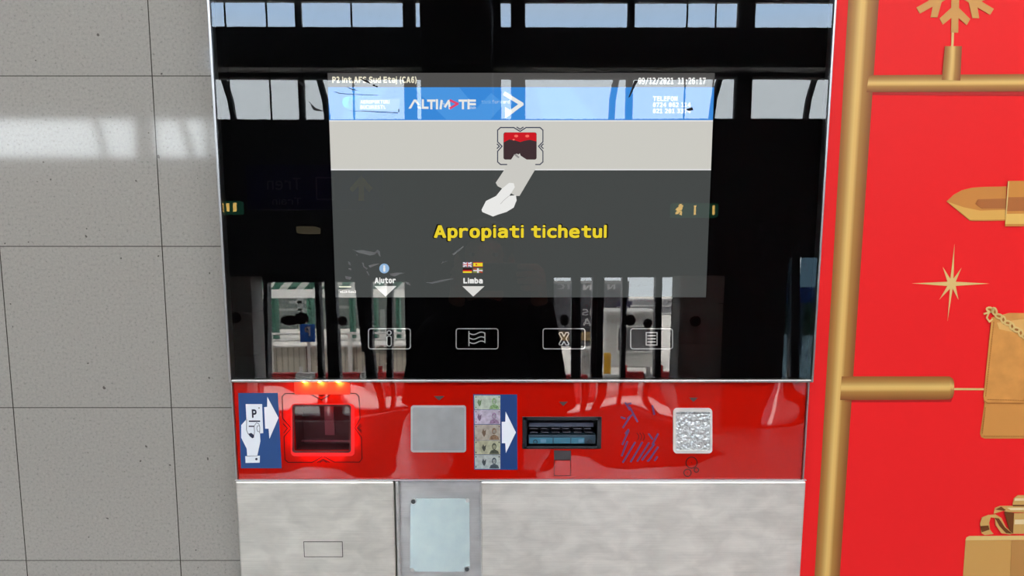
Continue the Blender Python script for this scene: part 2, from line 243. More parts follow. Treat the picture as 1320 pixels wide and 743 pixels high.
MONO = {"0":[429,[[168,261,170,274,174,284,182,294,191,302,202,307,214,308,226,307,237,302,247,294,255,284,260,273,261,261,260,249,255,238,247,228,237,220,226,216,214,214,201,216,191,220,181,228,174,238,170,249],[214,474,184,467,160,450,141,421,128,378,120,325,117,259,120,192,128,139,141,99,161,69,185,51,214,46,245,52,269,69,288,99,302,141,310,194,312,259,310,327,301,380,288,421,269,450,244,468],[214,529,266,521,308,499,340,461,364,407,378,340,383,259,378,176,364,110,340,58,307,20,265,-3,214,-10,163,-2,121,21,89,58,65,112,51,179,46,259,51,343,65,409,89,461,122,500,164,522]]],"9":[429,[[208,231,236,234,259,245,278,263,292,288,301,317,304,352,301,388,292,418,278,442,258,460,235,471,208,474,178,471,155,460,137,443,124,419,116,389,114,352,116,315,124,285,137,261,156,244,179,234],[82,11,82,76,97,68,113,61,129,56,146,52,163,50,180,49,222,55,255,72,282,99,301,139,312,188,316,248,303,226,288,208,270,194,249,184,226,178,202,175,155,181,116,196,85,222,62,258,49,301,44,353,49,406,63,449,87,483,119,509,159,524,206,529,262,522,306,500,339,464,363,411,376,343,381,259,375,177,358,111,330,59,291,20,242,-3,183,-10,166,-9,149,-8,132,-5,115,0,98,5]]],"/":[429,[[310,520,376,520,102,-66,36,-66]]],"1":[429,[[94,59,203,59,203,456,86,430,86,494,203,520,273,520,273,59,381,59,381,0,94,0]]],"2":[429,[[130,59,369,59,369,0,53,0,53,59,95,104,133,144,167,180,196,212,219,237,234,255,255,282,270,304,281,323,288,341,292,359,293,377,290,405,282,427,268,445,248,459,225,467,197,470,176,469,154,465,131,459,107,449,82,438,57,424,57,495,81,505,105,514,128,521,151,525,174,528,196,529,244,525,285,511,319,489,345,458,360,423,365,382,363,360,358,338,350,315,337,292,320,268,299,242,284,224,265,204,243,179,213,147,176,107]]]," ":[429,[]],":":[429,[[170,370,258,370,258,265,170,265],[170,106,258,106,258,0,170,0]]],"6":[429,[[345,508,345,444,330,452,314,458,298,463,281,467,264,469,247,470,205,464,172,447,146,420,126,380,115,331,111,272,124,293,139,311,157,325,179,336,201,342,225,344,272,338,311,323,342,298,365,262,379,218,383,167,378,114,364,71,341,36,308,10,268,-5,221,-10,165,-3,122,19,88,55,65,108,51,175,46,259,52,342,69,408,97,460,137,499,185,522,244,529,261,529,278,527,295,524,313,520,329,515],[220,289,191,285,168,274,149,256,134,231,126,202,123,167,126,131,135,101,149,77,169,59,192,48,220,45,249,48,272,59,290,76,303,100,311,130,314,167,311,205,303,235,290,258,271,275,248,285]]],"7":[429,[[48,520,376,520,376,490,190,0,116,0,297,461,48,461]]]}
def text(name, s, m, parent, box=None, y=0.0, bold=0.0, corners=None, face=None):
    """lettering stretched to a picture box (u0, v0, u1, v1) on plane y, or to hall corners (left-bottom, right-top, y)"""
    face = face or SANS
    cu = bpy.data.curves.new(name, 'CURVE'); cu.dimensions = '2D'; cu.fill_mode = 'BOTH'
    x = 0.0; lines = []
    for c in s:
        adv_, outl = face[c]
        for pts in outl:
            n = len(pts) // 2; P = [(x + pts[2 * k] / 1000, pts[2 * k + 1] / 1000) for k in range(n)]
            sp_ = cu.splines.new('POLY'); sp_.points.add(n - 1); sp_.use_cyclic_u = True
            for k in range(n): sp_.points[k].co = (*P[k], 0, 1)
            lines.append(P)
        x += adv_ / 1000 + (bold * 1.3 if face is SANS else 0)
    o = bpy.data.objects.new(name, cu); COL.objects.link(o)
    me0 = bpy.data.meshes.new_from_object(o.evaluated_get(bpy.context.evaluated_depsgraph_get()))
    bpy.data.objects.remove(o); bpy.data.curves.remove(cu)
    bm = bmesh.new(); bm.from_mesh(me0); bpy.data.meshes.remove(me0)
    if bold:                                 # heavier weight: the outline itself drawn with a pen of twice that width
        for P in lines:
            for k in range(len(P)):
                a, b = Vector((*P[k], 0)), Vector((*P[(k + 1) % len(P)], 0)); d = b - a
                if d.length < 1e-6: continue
                d.normalize(); q = Vector((-d.y, d.x, 0)) * bold; e = d * bold * 0.6
                bm.faces.new([bm.verts.new(v) for v in (a - q - e * 0.4, b - q + e * 0.4, b + e, b + q + e * 0.4, a + q - e * 0.4, a - e)])
    me = bpy.data.meshes.new(name); bm.to_mesh(me); bm.free()
    xs = [v.co.x for v in me.vertices]; ys = [v.co.y for v in me.vertices]
    x0, x1, y0, y1 = min(xs), max(xs), min(ys), max(ys)
    off = root_of(parent).location if parent else Vector((0, 0, 0))
    if box:
        a = at(box[0], box[3], y); b = at(box[2], box[1], y)
    else:
        a, b, y = corners
    for v in me.vertices:
        fx = (v.co.x - x0) / (x1 - x0); fy = (v.co.y - y0) / max(1e-6, y1 - y0)
        v.co = Vector((a[0] + (b[0] - a[0]) * fx, y, a[2] + (b[2] - a[2]) * fy)) - off
    me.name = name; me.materials.clear(); me.materials.append(m)
    r = bpy.data.objects.new(name, me); COL.objects.link(r)
    if parent: r.parent = parent
    return r

# ------------------------------------------------------------------ THE SETTING: tiled wall, floor, hall
TILT = math.radians(1.4)
WALL_Y = 0.08
def tile_material():
    m, N, L, p = nodes_of('polished_terrazzo_tile')
    tc = N.new('ShaderNodeTexCoord'); sp = N.new('ShaderNodeSeparateXYZ'); L.new(tc.outputs['Object'], sp.inputs[0])
    def joint(src, pitch, phase, width):
        a = N.new('ShaderNodeMath'); a.operation = 'ADD'; a.inputs[1].default_value = -phase; L.new(src, a.inputs[0])
        d = N.new('ShaderNodeMath'); d.operation = 'PINGPONG'; d.inputs[1].default_value = pitch / 2; L.new(a.outputs[0], d.inputs[0])
        c = N.new('ShaderNodeMath'); c.operation = 'LESS_THAN'; c.inputs[1].default_value = width / 2; L.new(d.outputs[0], c.inputs[0])
        return c.outputs[0]
    jx = joint(sp.outputs[0], TILE_W, TILE_X, 0.0014); jz = joint(sp.outputs[2], TILE_H, TILE_Z, 0.0011)
    mxj = N.new('ShaderNodeMath'); mxj.operation = 'MAXIMUM'; L.new(jx, mxj.inputs[0]); L.new(jz, mxj.inputs[1])
    n = N.new('ShaderNodeTexNoise'); n.inputs['Scale'].default_value = 260; n.inputs['Detail'].default_value = 5; n.inputs['Roughness'].default_value = 0.7
    L.new(tc.outputs['Object'], n.inputs['Vector'])
    r = N.new('ShaderNodeValToRGB'); E = r.color_ramp.elements
    E[0].position = 0.30; E[0].color = (0.20, 0.192, 0.18, 1); E[1].position = 0.42; E[1].color = (0.34, 0.326, 0.307, 1)
    e = E.new(0.66); e.color = (0.39, 0.372, 0.347, 1); e = E.new(0.78); e.color = (0.50, 0.49, 0.47, 1)
    L.new(n.outputs[0], r.inputs[0])
    n3 = N.new('ShaderNodeTexNoise'); n3.inputs['Scale'].default_value = 95; n3.inputs['Detail'].default_value = 1; L.new(tc.outputs['Object'], n3.inputs['Vector'])
    lt = N.new('ShaderNodeMath'); lt.operation = 'LESS_THAN'; lt.inputs[1].default_value = 0.235; L.new(n3.outputs[0], lt.inputs[0])
    m0 = N.new('ShaderNodeMix'); m0.data_type = 'RGBA'; L.new(lt.outputs[0], m0.inputs[0]); L.new(r.outputs[0], m0.inputs[6]); m0.inputs[7].default_value = (0.13, 0.12, 0.11, 1)
    mx = N.new('ShaderNodeMix'); mx.data_type = 'RGBA'; L.new(mxj.outputs[0], mx.inputs[0]); L.new(m0.outputs[2], mx.inputs[6]); mx.inputs[7].default_value = (0.045, 0.04, 0.036, 1)
    L.new(mx.outputs[2], p.inputs['Base Color'])
    n2 = N.new('ShaderNodeTexNoise'); n2.inputs['Scale'].default_value = 30; n2.inputs['Detail'].default_value = 3; L.new(tc.outputs['Object'], n2.inputs['Vector'])
    mr = N.new('ShaderNodeMapRange'); mr.inputs[3].default_value = 0.045; mr.inputs[4].default_value = 0.07; L.new(n2.outputs[0], mr.inputs[0]); L.new(mr.outputs[0], p.inputs['Roughness'])
    p.inputs['IOR'].default_value = 1.5
    return m
def wall_local(px, py):                     # picture point -> coordinates on the leaning tiled wall
    n = Vector((0, math.cos(TILT), -math.sin(TILT))); o = Vector((0, WALL_Y, 1.6))
    r = ray(px, py); h = CAM + r * (n.dot(o - CAM) / n.dot(r)); d = h - o
    return d.x, d.y * math.sin(TILT) + d.z * math.cos(TILT)
_a = wall_local(221, 526); _b = wall_local(17, 526); TILE_X = _a[0]; TILE_W = _a[0] - _b[0]
_t = wall_local(196, 98); _m = wall_local(233, 723); TILE_H = (_t[1] - _m[1]) / 3; TILE_Z = _m[1]
wall = MB().box((-7.1, 0, -1.62), (0.2, 0.12, 2.6)).build('wall_front', tile_material(), kind='structure')
wall.location = (0, WALL_Y, 1.6); wall.rotation_euler = (-TILT, 0, 0)

floor_m = mat('polished_floor', (0.60, 0.61, 0.61), 0.35, var=0.12, vscale=9, bump=0.0004, bscale=3)
MB().box((-7, -7.3, -0.2), (7, 0.35, 0)).build('floor', floor_m, kind='structure')
dark = mat('dark_painted_steel', (0.055, 0.062, 0.075), 0.5)
darkg = mat('dark_grey_cladding', (0.06, 0.06, 0.062), 0.6)
plaster = mat('pale_hall_plaster', (0.45, 0.44, 0.42), 0.8)
YB = 7.0
def hx(px): return mir(px, 400, YB).x
def hz(py): return mir(660, py, YB).z
# the facade behind the camera: dark cladding with two glazed strips, an unseen high opening added for its light, and two door openings
Z2a, Z2b, Z1a, Z1b = hz(155), hz(99), hz(36), hz(-1)
strip_px = [(-170, 176), (197, 267), (272, 396), (400, 528), (540, 549), (645, 661), (675, 803), (808, 937), (955, 1078), (1090, 1230), (1240, 1400)]
holes = []
def rows(a): return ((Z2a, Z2b), (Z1a, Z1b)) if a > 270 else ((Z2a, Z2b),)   # the upper row starts further along
for a, b in strip_px:
    for za, zb in rows(a):
        holes.append((hx(a), hx(b), za, zb))
DOORS = [(334, 522, 358), (714, 868, 352), (1012, 1056, 326)]
holes_d = [(hx(a), hx(b), 0.0, hz(t)) for a, b, t in DOORS]
FILL_OPENING = (-6.2, 6.2, Z1b + 0.75, 6.98)
mb = MB(); plate_holes(mb, -7, 7, 0, 7.6, holes + holes_d + [FILL_OPENING], -YB - 0.08, -YB)
mb.build('wall_back', dark, kind='structure')
MB().box((-7.2, -7.3, 0), (-7, 0.3, 7.6)).build('wall_left', darkg, kind='structure')
MB().box((7, -7.3, 0), (7.2, 0.3, 7.6)).build('wall_right', darkg, kind='structure')
MB().box((-7.2, -7.3, 7.6), (7.2, 0.4, 7.8)).build('ceiling', plaster, kind='structure')
MB().box((-7, 0.22, 4.15), (7, 0.34, 7.6)).build('trim_1', plaster, kind='structure')
MB().box((hx(1085), -YB + 0.02, hz(99) + 0.03), (hx(240), -YB + 0.22, hz(84))).build('trim_2', darkg, kind='structure')
# mullions and curved ribs of the glazed strips
pane = thin_glass('window_glass', 1.25)
for k, (a, b) in enumerate(strip_px):
    fr = MB()
    for za, zb in rows(a):
        x0, x1 = hx(a), hx(b); t = 0.016
        fr.box((x0, -YB - 0.07, za), (x0 + t, -YB - 0.03, zb)); fr.box((x1 - t, -YB - 0.07, za), (x1, -YB - 0.03, zb))
        fr.box((x0, -YB - 0.07, za), (x1, -YB - 0.03, za + t)); fr.box((x0, -YB - 0.07, zb - t), (x1, -YB - 0.03, zb))
    wdw = fr.build('window_%d' % (k + 1), mat('pale_window_frame', (0.35, 0.36, 0.37), 0.5), kind='structure')
    g = MB()
    for za, zb in rows(a): g.box((hx(a), -YB - 0.06, za), (hx(b), -YB - 0.05, zb))
    g.build('pane', pane, wdw)
ribs = MB()
for u0, u1 in ((90, 110), (205, 228), (280, 297), (405, 419), (798, 790), (933, 919), (1058, 1042), (1180, 1160)):
    a, b = mir(u0, 97, YB), mir(u1, 157, YB); mid = (a + b) / 2 + Vector(((0.02 if u1 > u0 else -0.02), 0, 0.02))
    ribs.tube([(a.x, -YB - 0.12, a.z + 0.05), (mid.x, -YB - 0.12, mid.z), (b.x, -YB - 0.12, b.z - 0.05)], 0.035, 8)
ribs.build('trim_3', dark, kind='structure')
c0, c1 = hx(553), hx(642)
MB().box((c0 + 0.04, -6.75, 0), (c1 - 0.03, -6.3, 7.6), 0.03).build('column', mat('black_column_cladding', (0.012, 0.012, 0.013), 0.6), kind='structure')
pier_m = mat('grey_stone_pier', (0.62, 0.60, 0.58), 0.6, var=0.15, vscale=60)
for nm, (u0, u1) in (('trim_4', (292, 322)), ('trim_5', (878, 934))):
    a, b = mir(u0, 356, 6.6), mir(u1, 356, 6.6)
    q = MB()
    zc = [0, 0.45, 0.9, 1.32, a.z] if nm == 'trim_5' else [0, 0.32, 0.78, 1.24, a.z]
    for z0, z1 in zip(zc, zc[1:]): q.box((a.x, -6.95, z0 + 0.008), (b.x, -6.6, z1), 0.006)
    q.build(nm, pier_m, kind='structure')

# ------------------------------------------------------------------ THE PAY MACHINE
steel_trim = mat('brushed_trim_steel', (0.47, 0.47, 0.48), 0.32, 1.0)
black = mat('black_backing', (0.0012, 0.0012, 0.0014), 0.8, spec=0.0)
XL, XR = at(299, 489).x - 0.0, at(1045, 489).x
ZB, ZT = at(660, 489.5).z, 2.12
mach = empty('parking_pay_machine', (0.012, 0.05, 0), 'wall-mounted parking pay machine with black glass front, red middle panel and brushed steel base', 'pay machine')
housing = MB().box((XL + 0.004, 0.02, ZB + 0.004), (XR - 0.004, 0.078, ZT - 0.004), 0.003).build('housing', mat('dark_housing', (0.03, 0.03, 0.03), 0.6), mach)
tw = 0.0036
mb = MB()
mb.box((XL - tw, -0.003, ZB - 0.0035), (XL, 0.05, ZT), 0.0008); mb.box((XR, -0.003, ZB - 0.0035), (XR + tw * 0.8, 0.028, ZT), 0.0008)
mb.box((XL, -0.003, ZB - 0.0035), (XR, 0.05, ZB), 0.0008); mb.box((XL, -0.003, ZT - 0.004), (XR, 0.05, ZT), 0.0008)
mb.build('frame', steel_trim, mach)
mb = MB().box((XL, 0.012, ZB), (XR, 0.0195, ZT)); mb.build('backing_board', black, mach)
fg = MB().box((XL, 0.0, ZB), (XR, 0.004, ZT)).build('front_glass', thin_glass('front_glass_coat', 1.56, 0.0003), mach)

# --- display, lit, behind the glass
YD = 0.0085
dl, dr, dt, db = at(427.5, 240, YD).x, at(915.5, 240, YD).x, at(660, 94, YD).z, at(660, 383.5, YD).z
def pu(p, v): return p
display = MB().box((dl, YD, db), (dr, 0.0115, dt)).build('display', glow('display_dark_grey', (0.062, 0.068, 0.066)), mach)
def dband(name, v0, v1, m, y, x0=None, x1=None):
    a = at(660, v0, y).z; b = at(660, v1, y).z
    return MB().box((x0 if x0 is not None else dl, y, b), (x1 if x1 is not None else dr, YD, a)).build(name, m, display)
y1, y2, y3, y4 = 0.0080, 0.0075, 0.0070, 0.0065
dband('title_bar', 94, 112.5, glow('display_title_grey', (0.085, 0.083, 0.08)), y1)
dband('brand_banner', 112.5, 155, glow('display_blue', (0.045, 0.26, 0.72)), y1)
dband('picture_band', 155, 219, glow('display_beige', (0.63, 0.62, 0.57)), y1)
e1 = MB(); 
for v in (155, 218): 
    a, b = at(660, v, y2).z, at(660, v + 1.6, y2).z; e1.box((dl, y2, b), (dr, y1, a))
e1.build('band_edge', glow('display_edge_white', (0.78, 0.78, 0.78)), display)
q = MB()
for pts in (((533, 113), (592, 113), (627, 154), (575, 154)), ((600, 154), (633, 120), (650, 134), (632, 154)), ((455, 113), (500, 113), (470, 154), (440, 154)), ((690, 113), (735, 113), (770, 154), (700, 154))):
    q.px(pts, y2, 0.0004)
q.build('banner_shade', glow('display_blue_light', (0.075, 0.32, 0.78)), display)
white = glow('display_white', (0.85, 0.85, 0.83)); offw = glow('display_offwhite', (0.74, 0.73, 0.70)); cream = glow('display_cream', (0.85, 0.80, 0.62))
yel = glow('display_yellow', (0.86, 0.66, 0.03)); navy = glow('display_navy_line', (0.05, 0.055, 0.09))
text('location_text', 'P2 Int.AFS Sud Etaj (CA6)', cream, display, (428.5, 98.5, 537, 109), y2, 0.035)
text('clock_text', '09/12/2021 11:26:17', white, display, (822.5, 100, 910, 109.5), y2, 0.03, face=MONO)
sw = MB()
for k, (r0, r1) in enumerate(((9, 6.5), (6, 4.2))):
    pts = [(450 + r0 * math.cos(math.radians(a)), 132 + 0.85 * r0 * math.sin(math.radians(a))) for a in range(60, 300, 12)]
    pts += [(451 + r1 * math.cos(math.radians(a)), 131.5 + 0.85 * r1 * math.sin(math.radians(a))) for a in range(288, 60, -12)]
    sw.px(pts, y2)
for s in (0, 4.5): sw.px(((448 + s, 126), (459 + s, 124.5), (457 + s, 127), (451 + s, 128.5), (449 + s, 134), (446.5 + s, 134)), y2)
sw.build('airport_emblem', glow('display_cyan', (0.10, 0.62, 0.85)), display)
MB().px(((463, 127.5), (516, 127.5), (514, 142.5), (463, 142.5)), y2).build('emblem_plate', glow('display_blue_grey', (0.16, 0.36, 0.62)), display)
text('airport_text', 'AEROPORTURI', white, display, (464.5, 129, 502, 133.8), y3, 0.035)
text('airport_city_text', 'BUCURESTI.', white, display, (464.5, 135.5, 497, 140.8), y3, 0.035)
# wordmark drawn as strokes: A without bar, L T I M, pink chevron for the A, T E
lw = 0.0026
b = MB()
b.px(((526.5, 140), (533.5, 128.3), (536.5, 128.3), (541, 135.5), (538.6, 135.5), (534.8, 131), (529.8, 140)), y2)
b.px(((538, 137.5), (541.5, 137.5), (543, 140), (539.5, 140)), y2)
b.stroke(((545, 129), (545, 139), (551.5, 139)), lw, y2); b.stroke(((551.5, 129.8), (560.5, 129.8)), lw, y2); b.stroke(((556, 130), (556, 140)), lw, y2)
b.stroke(((563.3, 129), (563.3, 140)), lw, y2); b.stroke(((568, 140), (569.2, 130), (573.8, 137.5), (578.5, 130), (579.8, 140)), lw, y2)
b.stroke(((592, 129.8), (601.5, 129.8)), lw, y2); b.stroke(((596.8, 130), (596.8, 140)), lw, y2)
for v in (129.8, 134.4, 139): b.stroke(((604, v), (612.5, v)), lw, y2)
b.stroke(((604, 129), (604, 140)), lw, y2)
b.build('wordmark', white, display)
MB().stroke(((580.5, 129.5), (590, 133.8), (580.5, 139.5)), 0.0026, y3).build('wordmark_chevron', glow('display_pink', (0.75, 0.07, 0.17)), display)
text('slogan_text', 'think', glow('display_pale_blue', (0.30, 0.55, 0.85)), display, (620.5, 129, 633.5, 133.6), y2)
text('slogan_bold_text', 'forward', white, display, (634.5, 129, 657, 133.6), y2, 0.015)
q = MB(); q.px(((651, 118.5), (677, 134.5), (651, 152.5), (651, 138.5), (661, 145.2), (654, 139.5)), y3) if False else None
q.stroke(((651, 121), (672.5, 134.3), (655, 147)), 0.0046, y2); q.px(((651, 138), (651, 152.5), (662.5, 145)), y3)
q.build('banner_arrow', white, display)
text('phone_label_text', 'TELEFON', white, display, (841.5, 124, 873.5, 130.5), y2, 0.035)
text('phone_number_text', '0724 062 114', white, display, (841.5, 132, 890.5, 138.3), y2, 0.035)
text('phone_number_text', '021 201 3374', white, display, (841.5, 140, 890.5, 146.3), y2, 0.035)
# picture: scanner frame, red lit window, hand with ticket
def c3(u, v): return 600 + u / 5.307, 150 + v / 5.307
q = MB(); lwd = 0.0013
q.stroke([c3(*p) for p in ((283, 330), (240, 330), (220, 312), (220, 240), (250, 205), (220, 175), (220, 95), (240, 77), (330, 77), (374, 103), (415, 77), (510, 77), (530, 95), (530, 175), (500, 205), (530, 240), (530, 312), (510, 330), (480, 330))], lwd, y2)
for ch in (((352, 75), (374, 88), (395, 75)), ((217, 190), (232, 205), (217, 220)), ((532, 190), (516, 205), (532, 220))):
    q.stroke([c3(*p) for p in ch], lwd, y2)
q.build('scanner_outline_icon', navy, display)
MB().px([c3(*p) for p in rrect(260, 110, 487, 296, 14)], y2).build('scanner_window_icon', glow('display_maroon', (0.055, 0.032, 0.036)), display)
MB().px([c3(*p) for p in ((262, 122), (274, 111), (474, 111), (486, 122), (486, 172), (440, 160), (400, 168), (375, 176), (340, 165), (300, 158), (262, 178))], y3).build('scanner_light_icon', glow('display_red', (0.62, 0.012, 0.02)), display)
q = MB()
for u, v in ((347, 135), (423, 135)): q.disc(c3(u, v), 2.6, 1.7, y4)
q.disc(c3(330, 160), 1.5, 1, y4)
q.build('scanner_lamp_icon', glow('display_red_hot', (0.95, 0.16, 0.12)), display)
MB().px([c3(*p) for p in ((207, 455), (335, 262), (352, 256), (362, 262), (372, 254), (378, 270), (484, 338), (484, 352), (370, 545), (345, 545), (220, 478))], y3).build('card_icon', glow('display_card_grey', (0.62, 0.61, 0.57)), display)
MB().px([c3(*p) for p in ((330, 262), (346, 258), (370, 280), (362, 287))], y4).build('card_fold_icon', glow('display_fold_grey', (0.30, 0.29, 0.28)), display)
MB().px([c3(*p) for p in ((110, 640), (140, 580), (210, 545), (250, 495), (300, 455), (330, 458), (338, 485), (300, 545), (345, 540), (350, 575), (330, 625), (280, 655), (225, 672), (188, 686), (115, 655))], y4).build('hand_icon', white, display)
MB().stroke([c3(*p) for p in ((298, 545), (262, 575), (240, 600))], 0.0006, 0.006).build('hand_crease_icon', glow('display_crease_grey', (0.5, 0.49, 0.47)), display)
# prompt and menu entries
text('prompt_outline_text', 'Apropiati tichetul', glow('display_black', (0.012, 0.011, 0.006)), display, (557.6, 288.4, 784, 312.0), y2, 0.052)
text('prompt_text', 'Apropiati tichetul', yel, display, (559.4, 289.9, 782.2, 310.9), y3, 0.034)
text('help_text', 'Ajutor', white, display, (483, 358, 510, 367), y2, 0.05)
text('language_text', 'Limba', white, display, (597.3, 358.3, 622.3, 365.8), y2, 0.05)
MB().px(((482.5, 369), (511, 369), (497, 382.5)), y2).px(((596, 369.2), (624.5, 369.2), (610, 382.5)), y2).build_each('menu_arrow', offw, display)
MB().disc((495.3, 346.3), 6.3, 6.3, y2).build('info_badge', glow('display_info_blue', (0.30, 0.48, 0.72)), display)
text('info_badge_text', 'i', white, display, (494.1, 342.3, 496.6, 350.5), y3, 0.05)
text('version_text', 'v2.10 Rev.5', white, display, (438.5, 374.8, 459, 377.8), y2, 0.02)
q = MB(); q.stroke(((438, 370), (446, 370)), 0.0016, y2); q.stroke(((447, 370), (452, 370)), 0.0016, y2)
q.build('info_line', cream, display)
def flag(name, pieces):
    for i, (m, shapes) in enumerate(pieces):
        f = MB()
        for s in shapes: f.px(s, y2 - 0.0002 * i, 0.0003)
        f.build(name, m, display)
def rc(x0, z0, x1, z1): return ((x0, z0), (x1, z0), (x1, z1), (x0, z1))
gw = glow('flag_white', (0.75, 0.72, 0.75)); gr = glow('flag_red', (0.55, 0.02, 0.03)); gb = glow('flag_blue', (0.10, 0.06, 0.28)); gy = glow('flag_yellow', (0.85, 0.68, 0.03)); gk = glow('flag_black', (0.02, 0.008, 0.006)); gg = glow('flag_green', (0.20, 0.24, 0.06))
flag('british_flag_icon', [(gb, [rc(596.7, 338.2, 608.3, 344.3)]), (gw, [((596.7, 338.2), (598.5, 338.2), (608.3, 343.3), (608.3, 344.3), (606.5, 344.3), (596.7, 339.2)), ((608.3, 338.2), (608.3, 339.2), (598.5, 344.3), (596.7, 344.3), (596.7, 343.3), (606.5, 338.2)), rc(601.2, 338.2, 603.8, 344.3), rc(596.7, 340.2, 608.3, 342.3)]), (gr, [rc(601.9, 338.2, 603.1, 344.3), rc(596.7, 340.8, 608.3, 341.7)])])
flag('spanish_flag_icon', [(gr, [rc(610, 338.2, 622.2, 344.4)]), (gy, [rc(610, 339.1, 622.2, 343.5)]), (gr, [rc(613, 340.3, 615, 342.3)])])
flag('german_flag_icon', [(gk, [rc(596.7, 346, 608.3, 348.1)]), (gr, [rc(596.7, 348.1, 608.3, 350)]), (gy, [rc(596.7, 350, 608.3, 352)])])
flag('cross_flag_icon', [(gg, [rc(610, 346, 622.2, 352)]), (gr, [((610, 346), (611.5, 346), (622.2, 351.2), (622.2, 352), (620.7, 352), (610, 346.8))]), (gw, [rc(615, 346, 617.2, 352), rc(610, 348.2, 622.2, 349.8)])])

# --- touch keys printed on the glass
key_m = mat('key_print_grey', (0.42, 0.42, 0.42), 0.6)
YK = 0.0055
def key(u0, u1, icon):
    k = MB().stroke(rrect(u0, 424, u1, 450, 3, 3), 0.00105, YK, closed=True).build('touch_key', key_m, mach)
    ic = MB(); icon(ic, (u0 + u1) / 2); ic.build('key_icon', key_m, k)
def ic_i(b, c):
    c -= 0.4
    b.stroke([(c + 2.6 * math.cos(a * math.pi / 6), 429.2 + 2.6 * math.sin(a * math.pi / 6)) for a in range(12)], 0.0012, YK, closed=True)
    b.stroke(rrect(c - 2.8, 433.3, c + 2.8, 446.5, 2.7, 4), 0.0012, YK, closed=True)
def ic_flag(b, c):
    x0, x1 = c - 10.5, c + 10
    b.stroke(((x0, 427.5), (x0, 446)), 0.0012, YK)
    for v in (430, 436, 441.5): b.stroke([(x0 + (x1 - x0) * t / 12, v - 1.6 * math.sin(t / 12 * 2 * math.pi - 0.2) * -1 + (0)) for t in range(13)], 0.0012, YK)
    b.stroke(((x1, 430), (x1, 442)), 0.0012, YK)
def ic_x(b, c):
    o = [(-5.5, -8), (-2.5, -8), (0, -3), (2.5, -8), (5.5, -8), (6.3, -6.5), (2.6, 0), (6.3, 6.5), (5.5, 8), (2.5, 8), (0, 3.4), (-2.5, 8), (-5.5, 8), (-6.3, 6.5), (-2.6, 0), (-6.3, -6.5)]
    b.stroke([(c + u, 437 + v) for u, v in o], 0.0012, YK, closed=True)
def ic_list(b, c):
    b.stroke(((c - 7, 429), (c + 7, 429), (c + 7, 445), (c - 7, 445)), 0.0012, YK, closed=True)
    for v in (433, 437, 441): b.stroke(((c - 5, v), (c + 5, v)), 0.0013, YK)
key(475, 529, ic_i); key(588, 642, ic_flag); key(700, 754, ic_x); key(813, 867, ic_list)
# dried adhesive left by old stickers on the glass
res = mat('dried_adhesive', (0.14, 0.144, 0.149), 0.9, spec=0.2)
def c4(u, v): return 420 + u / 5.28, 280 + v / 5.283
q = MB()
for pts in (((180, 220), (205, 228), (250, 225), (330, 240), (352, 222), (368, 235), (372, 270), (362, 262), (350, 240), (330, 256), (300, 262), (255, 250), (225, 244)),
            ((290, 330), (330, 320), (365, 318), (335, 330), (300, 345)), ((245, 310), (258, 312), (262, 335), (285, 350), (278, 358), (255, 340)),
            ((130, 400), (175, 410), (165, 428), (135, 420)), ((430, 385), (480, 378), (540, 380), (500, 390), (470, 405), (440, 398)),
            ((276, 370), (284, 372), (298, 395), (290, 398)), ((680, 446), (720, 443), (790, 428), (860, 418), (880, 421), (800, 438), (725, 454)),
            ((540, 440), (570, 448), (575, 466), (550, 458)), ((150, 300), (165, 310), (170, 330), (155, 322)), ((860, 250), (935, 198), (940, 203), (870, 262)), ((785, 320), (795, 302), (830, 300), (800, 310)), ((205, 252), (218, 256), (212, 266)), ((155, 348), (175, 352), (172, 362), (156, 356))):
    q.px([c4(*p) for p in pts], -0.0003, 0.0003)
q.build_each('adhesive_residue', res, mach)
grime = mat('dark_grime', (0.02, 0.02, 0.022), 0.9, spec=0.1)
def c1(u, v): return 410 + u / 5.077, 80 + v / 5.077
q = MB()
for pts in (((360, 145), (390, 160), (385, 166), (355, 152)), ((100, 190), (150, 205), (250, 211), (395, 217), (390, 219), (240, 213), (140, 208)),
            ((200, 320), (300, 319), (420, 326), (525, 331), (525, 335), (400, 329), (280, 322)), ((180, 160), (230, 178), (260, 186), (225, 184)), ((270, 105), (320, 118), (345, 140), (310, 130)), ((525, 310), (530, 305), (532, 330), (526, 328))):
    q.px([c1(*p) for p in pts], -0.0003, 0.0003)
q.px(((818, 104), (822, 104), (812, 125), (810, 126)), -0.0003, 0.0003); q.px(((884, 141), (892, 138), (894, 142), (888, 143)), -0.0003, 0.0003)
q.px(((382, 104), (388, 106), (396, 112), (390, 111)), -0.0003, 0.0003); q.px(((398, 130), (405, 138), (418, 144), (404, 142)), -0.0003, 0.0003)
q.build_each('grime_streak', grime, mach)

# --- red middle panel
RY = 0.004
def red_material():
    m, N, L, p = nodes_of('glossy_red_panel')
    p.inputs['Base Color'].default_value = (0.48, 0.006, 0.002, 1); p.inputs['Roughness'].default_value = 0.01; p.inputs['IOR'].default_value = 1.66
    tc = N.new('ShaderNodeTexCoord'); mp = N.new('ShaderNodeMapping'); mp.inputs['Scale'].default_value = (1, 1, 1.6); L.new(tc.outputs['Object'], mp.inputs['Vector'])
    n = N.new('ShaderNodeTexNoise'); n.inputs['Scale'].default_value = 7.5; n.inputs['Detail'].default_value = 0.6; L.new(mp.outputs[0], n.inputs['Vector'])
    b = N.new('ShaderNodeBump'); b.inputs['Distance'].default_value = 0.0020; b.inputs['Strength'].default_value = 1; L.new(n.outputs[0], b.inputs['Height']); L.new(b.outputs[0], p.inputs['Normal'])
    return m
rl, rr_, rt, rb = at(304.5, 560, RY).x, at(1036, 560, RY).x, ZB - 0.0036, at(660, 620, RY).z
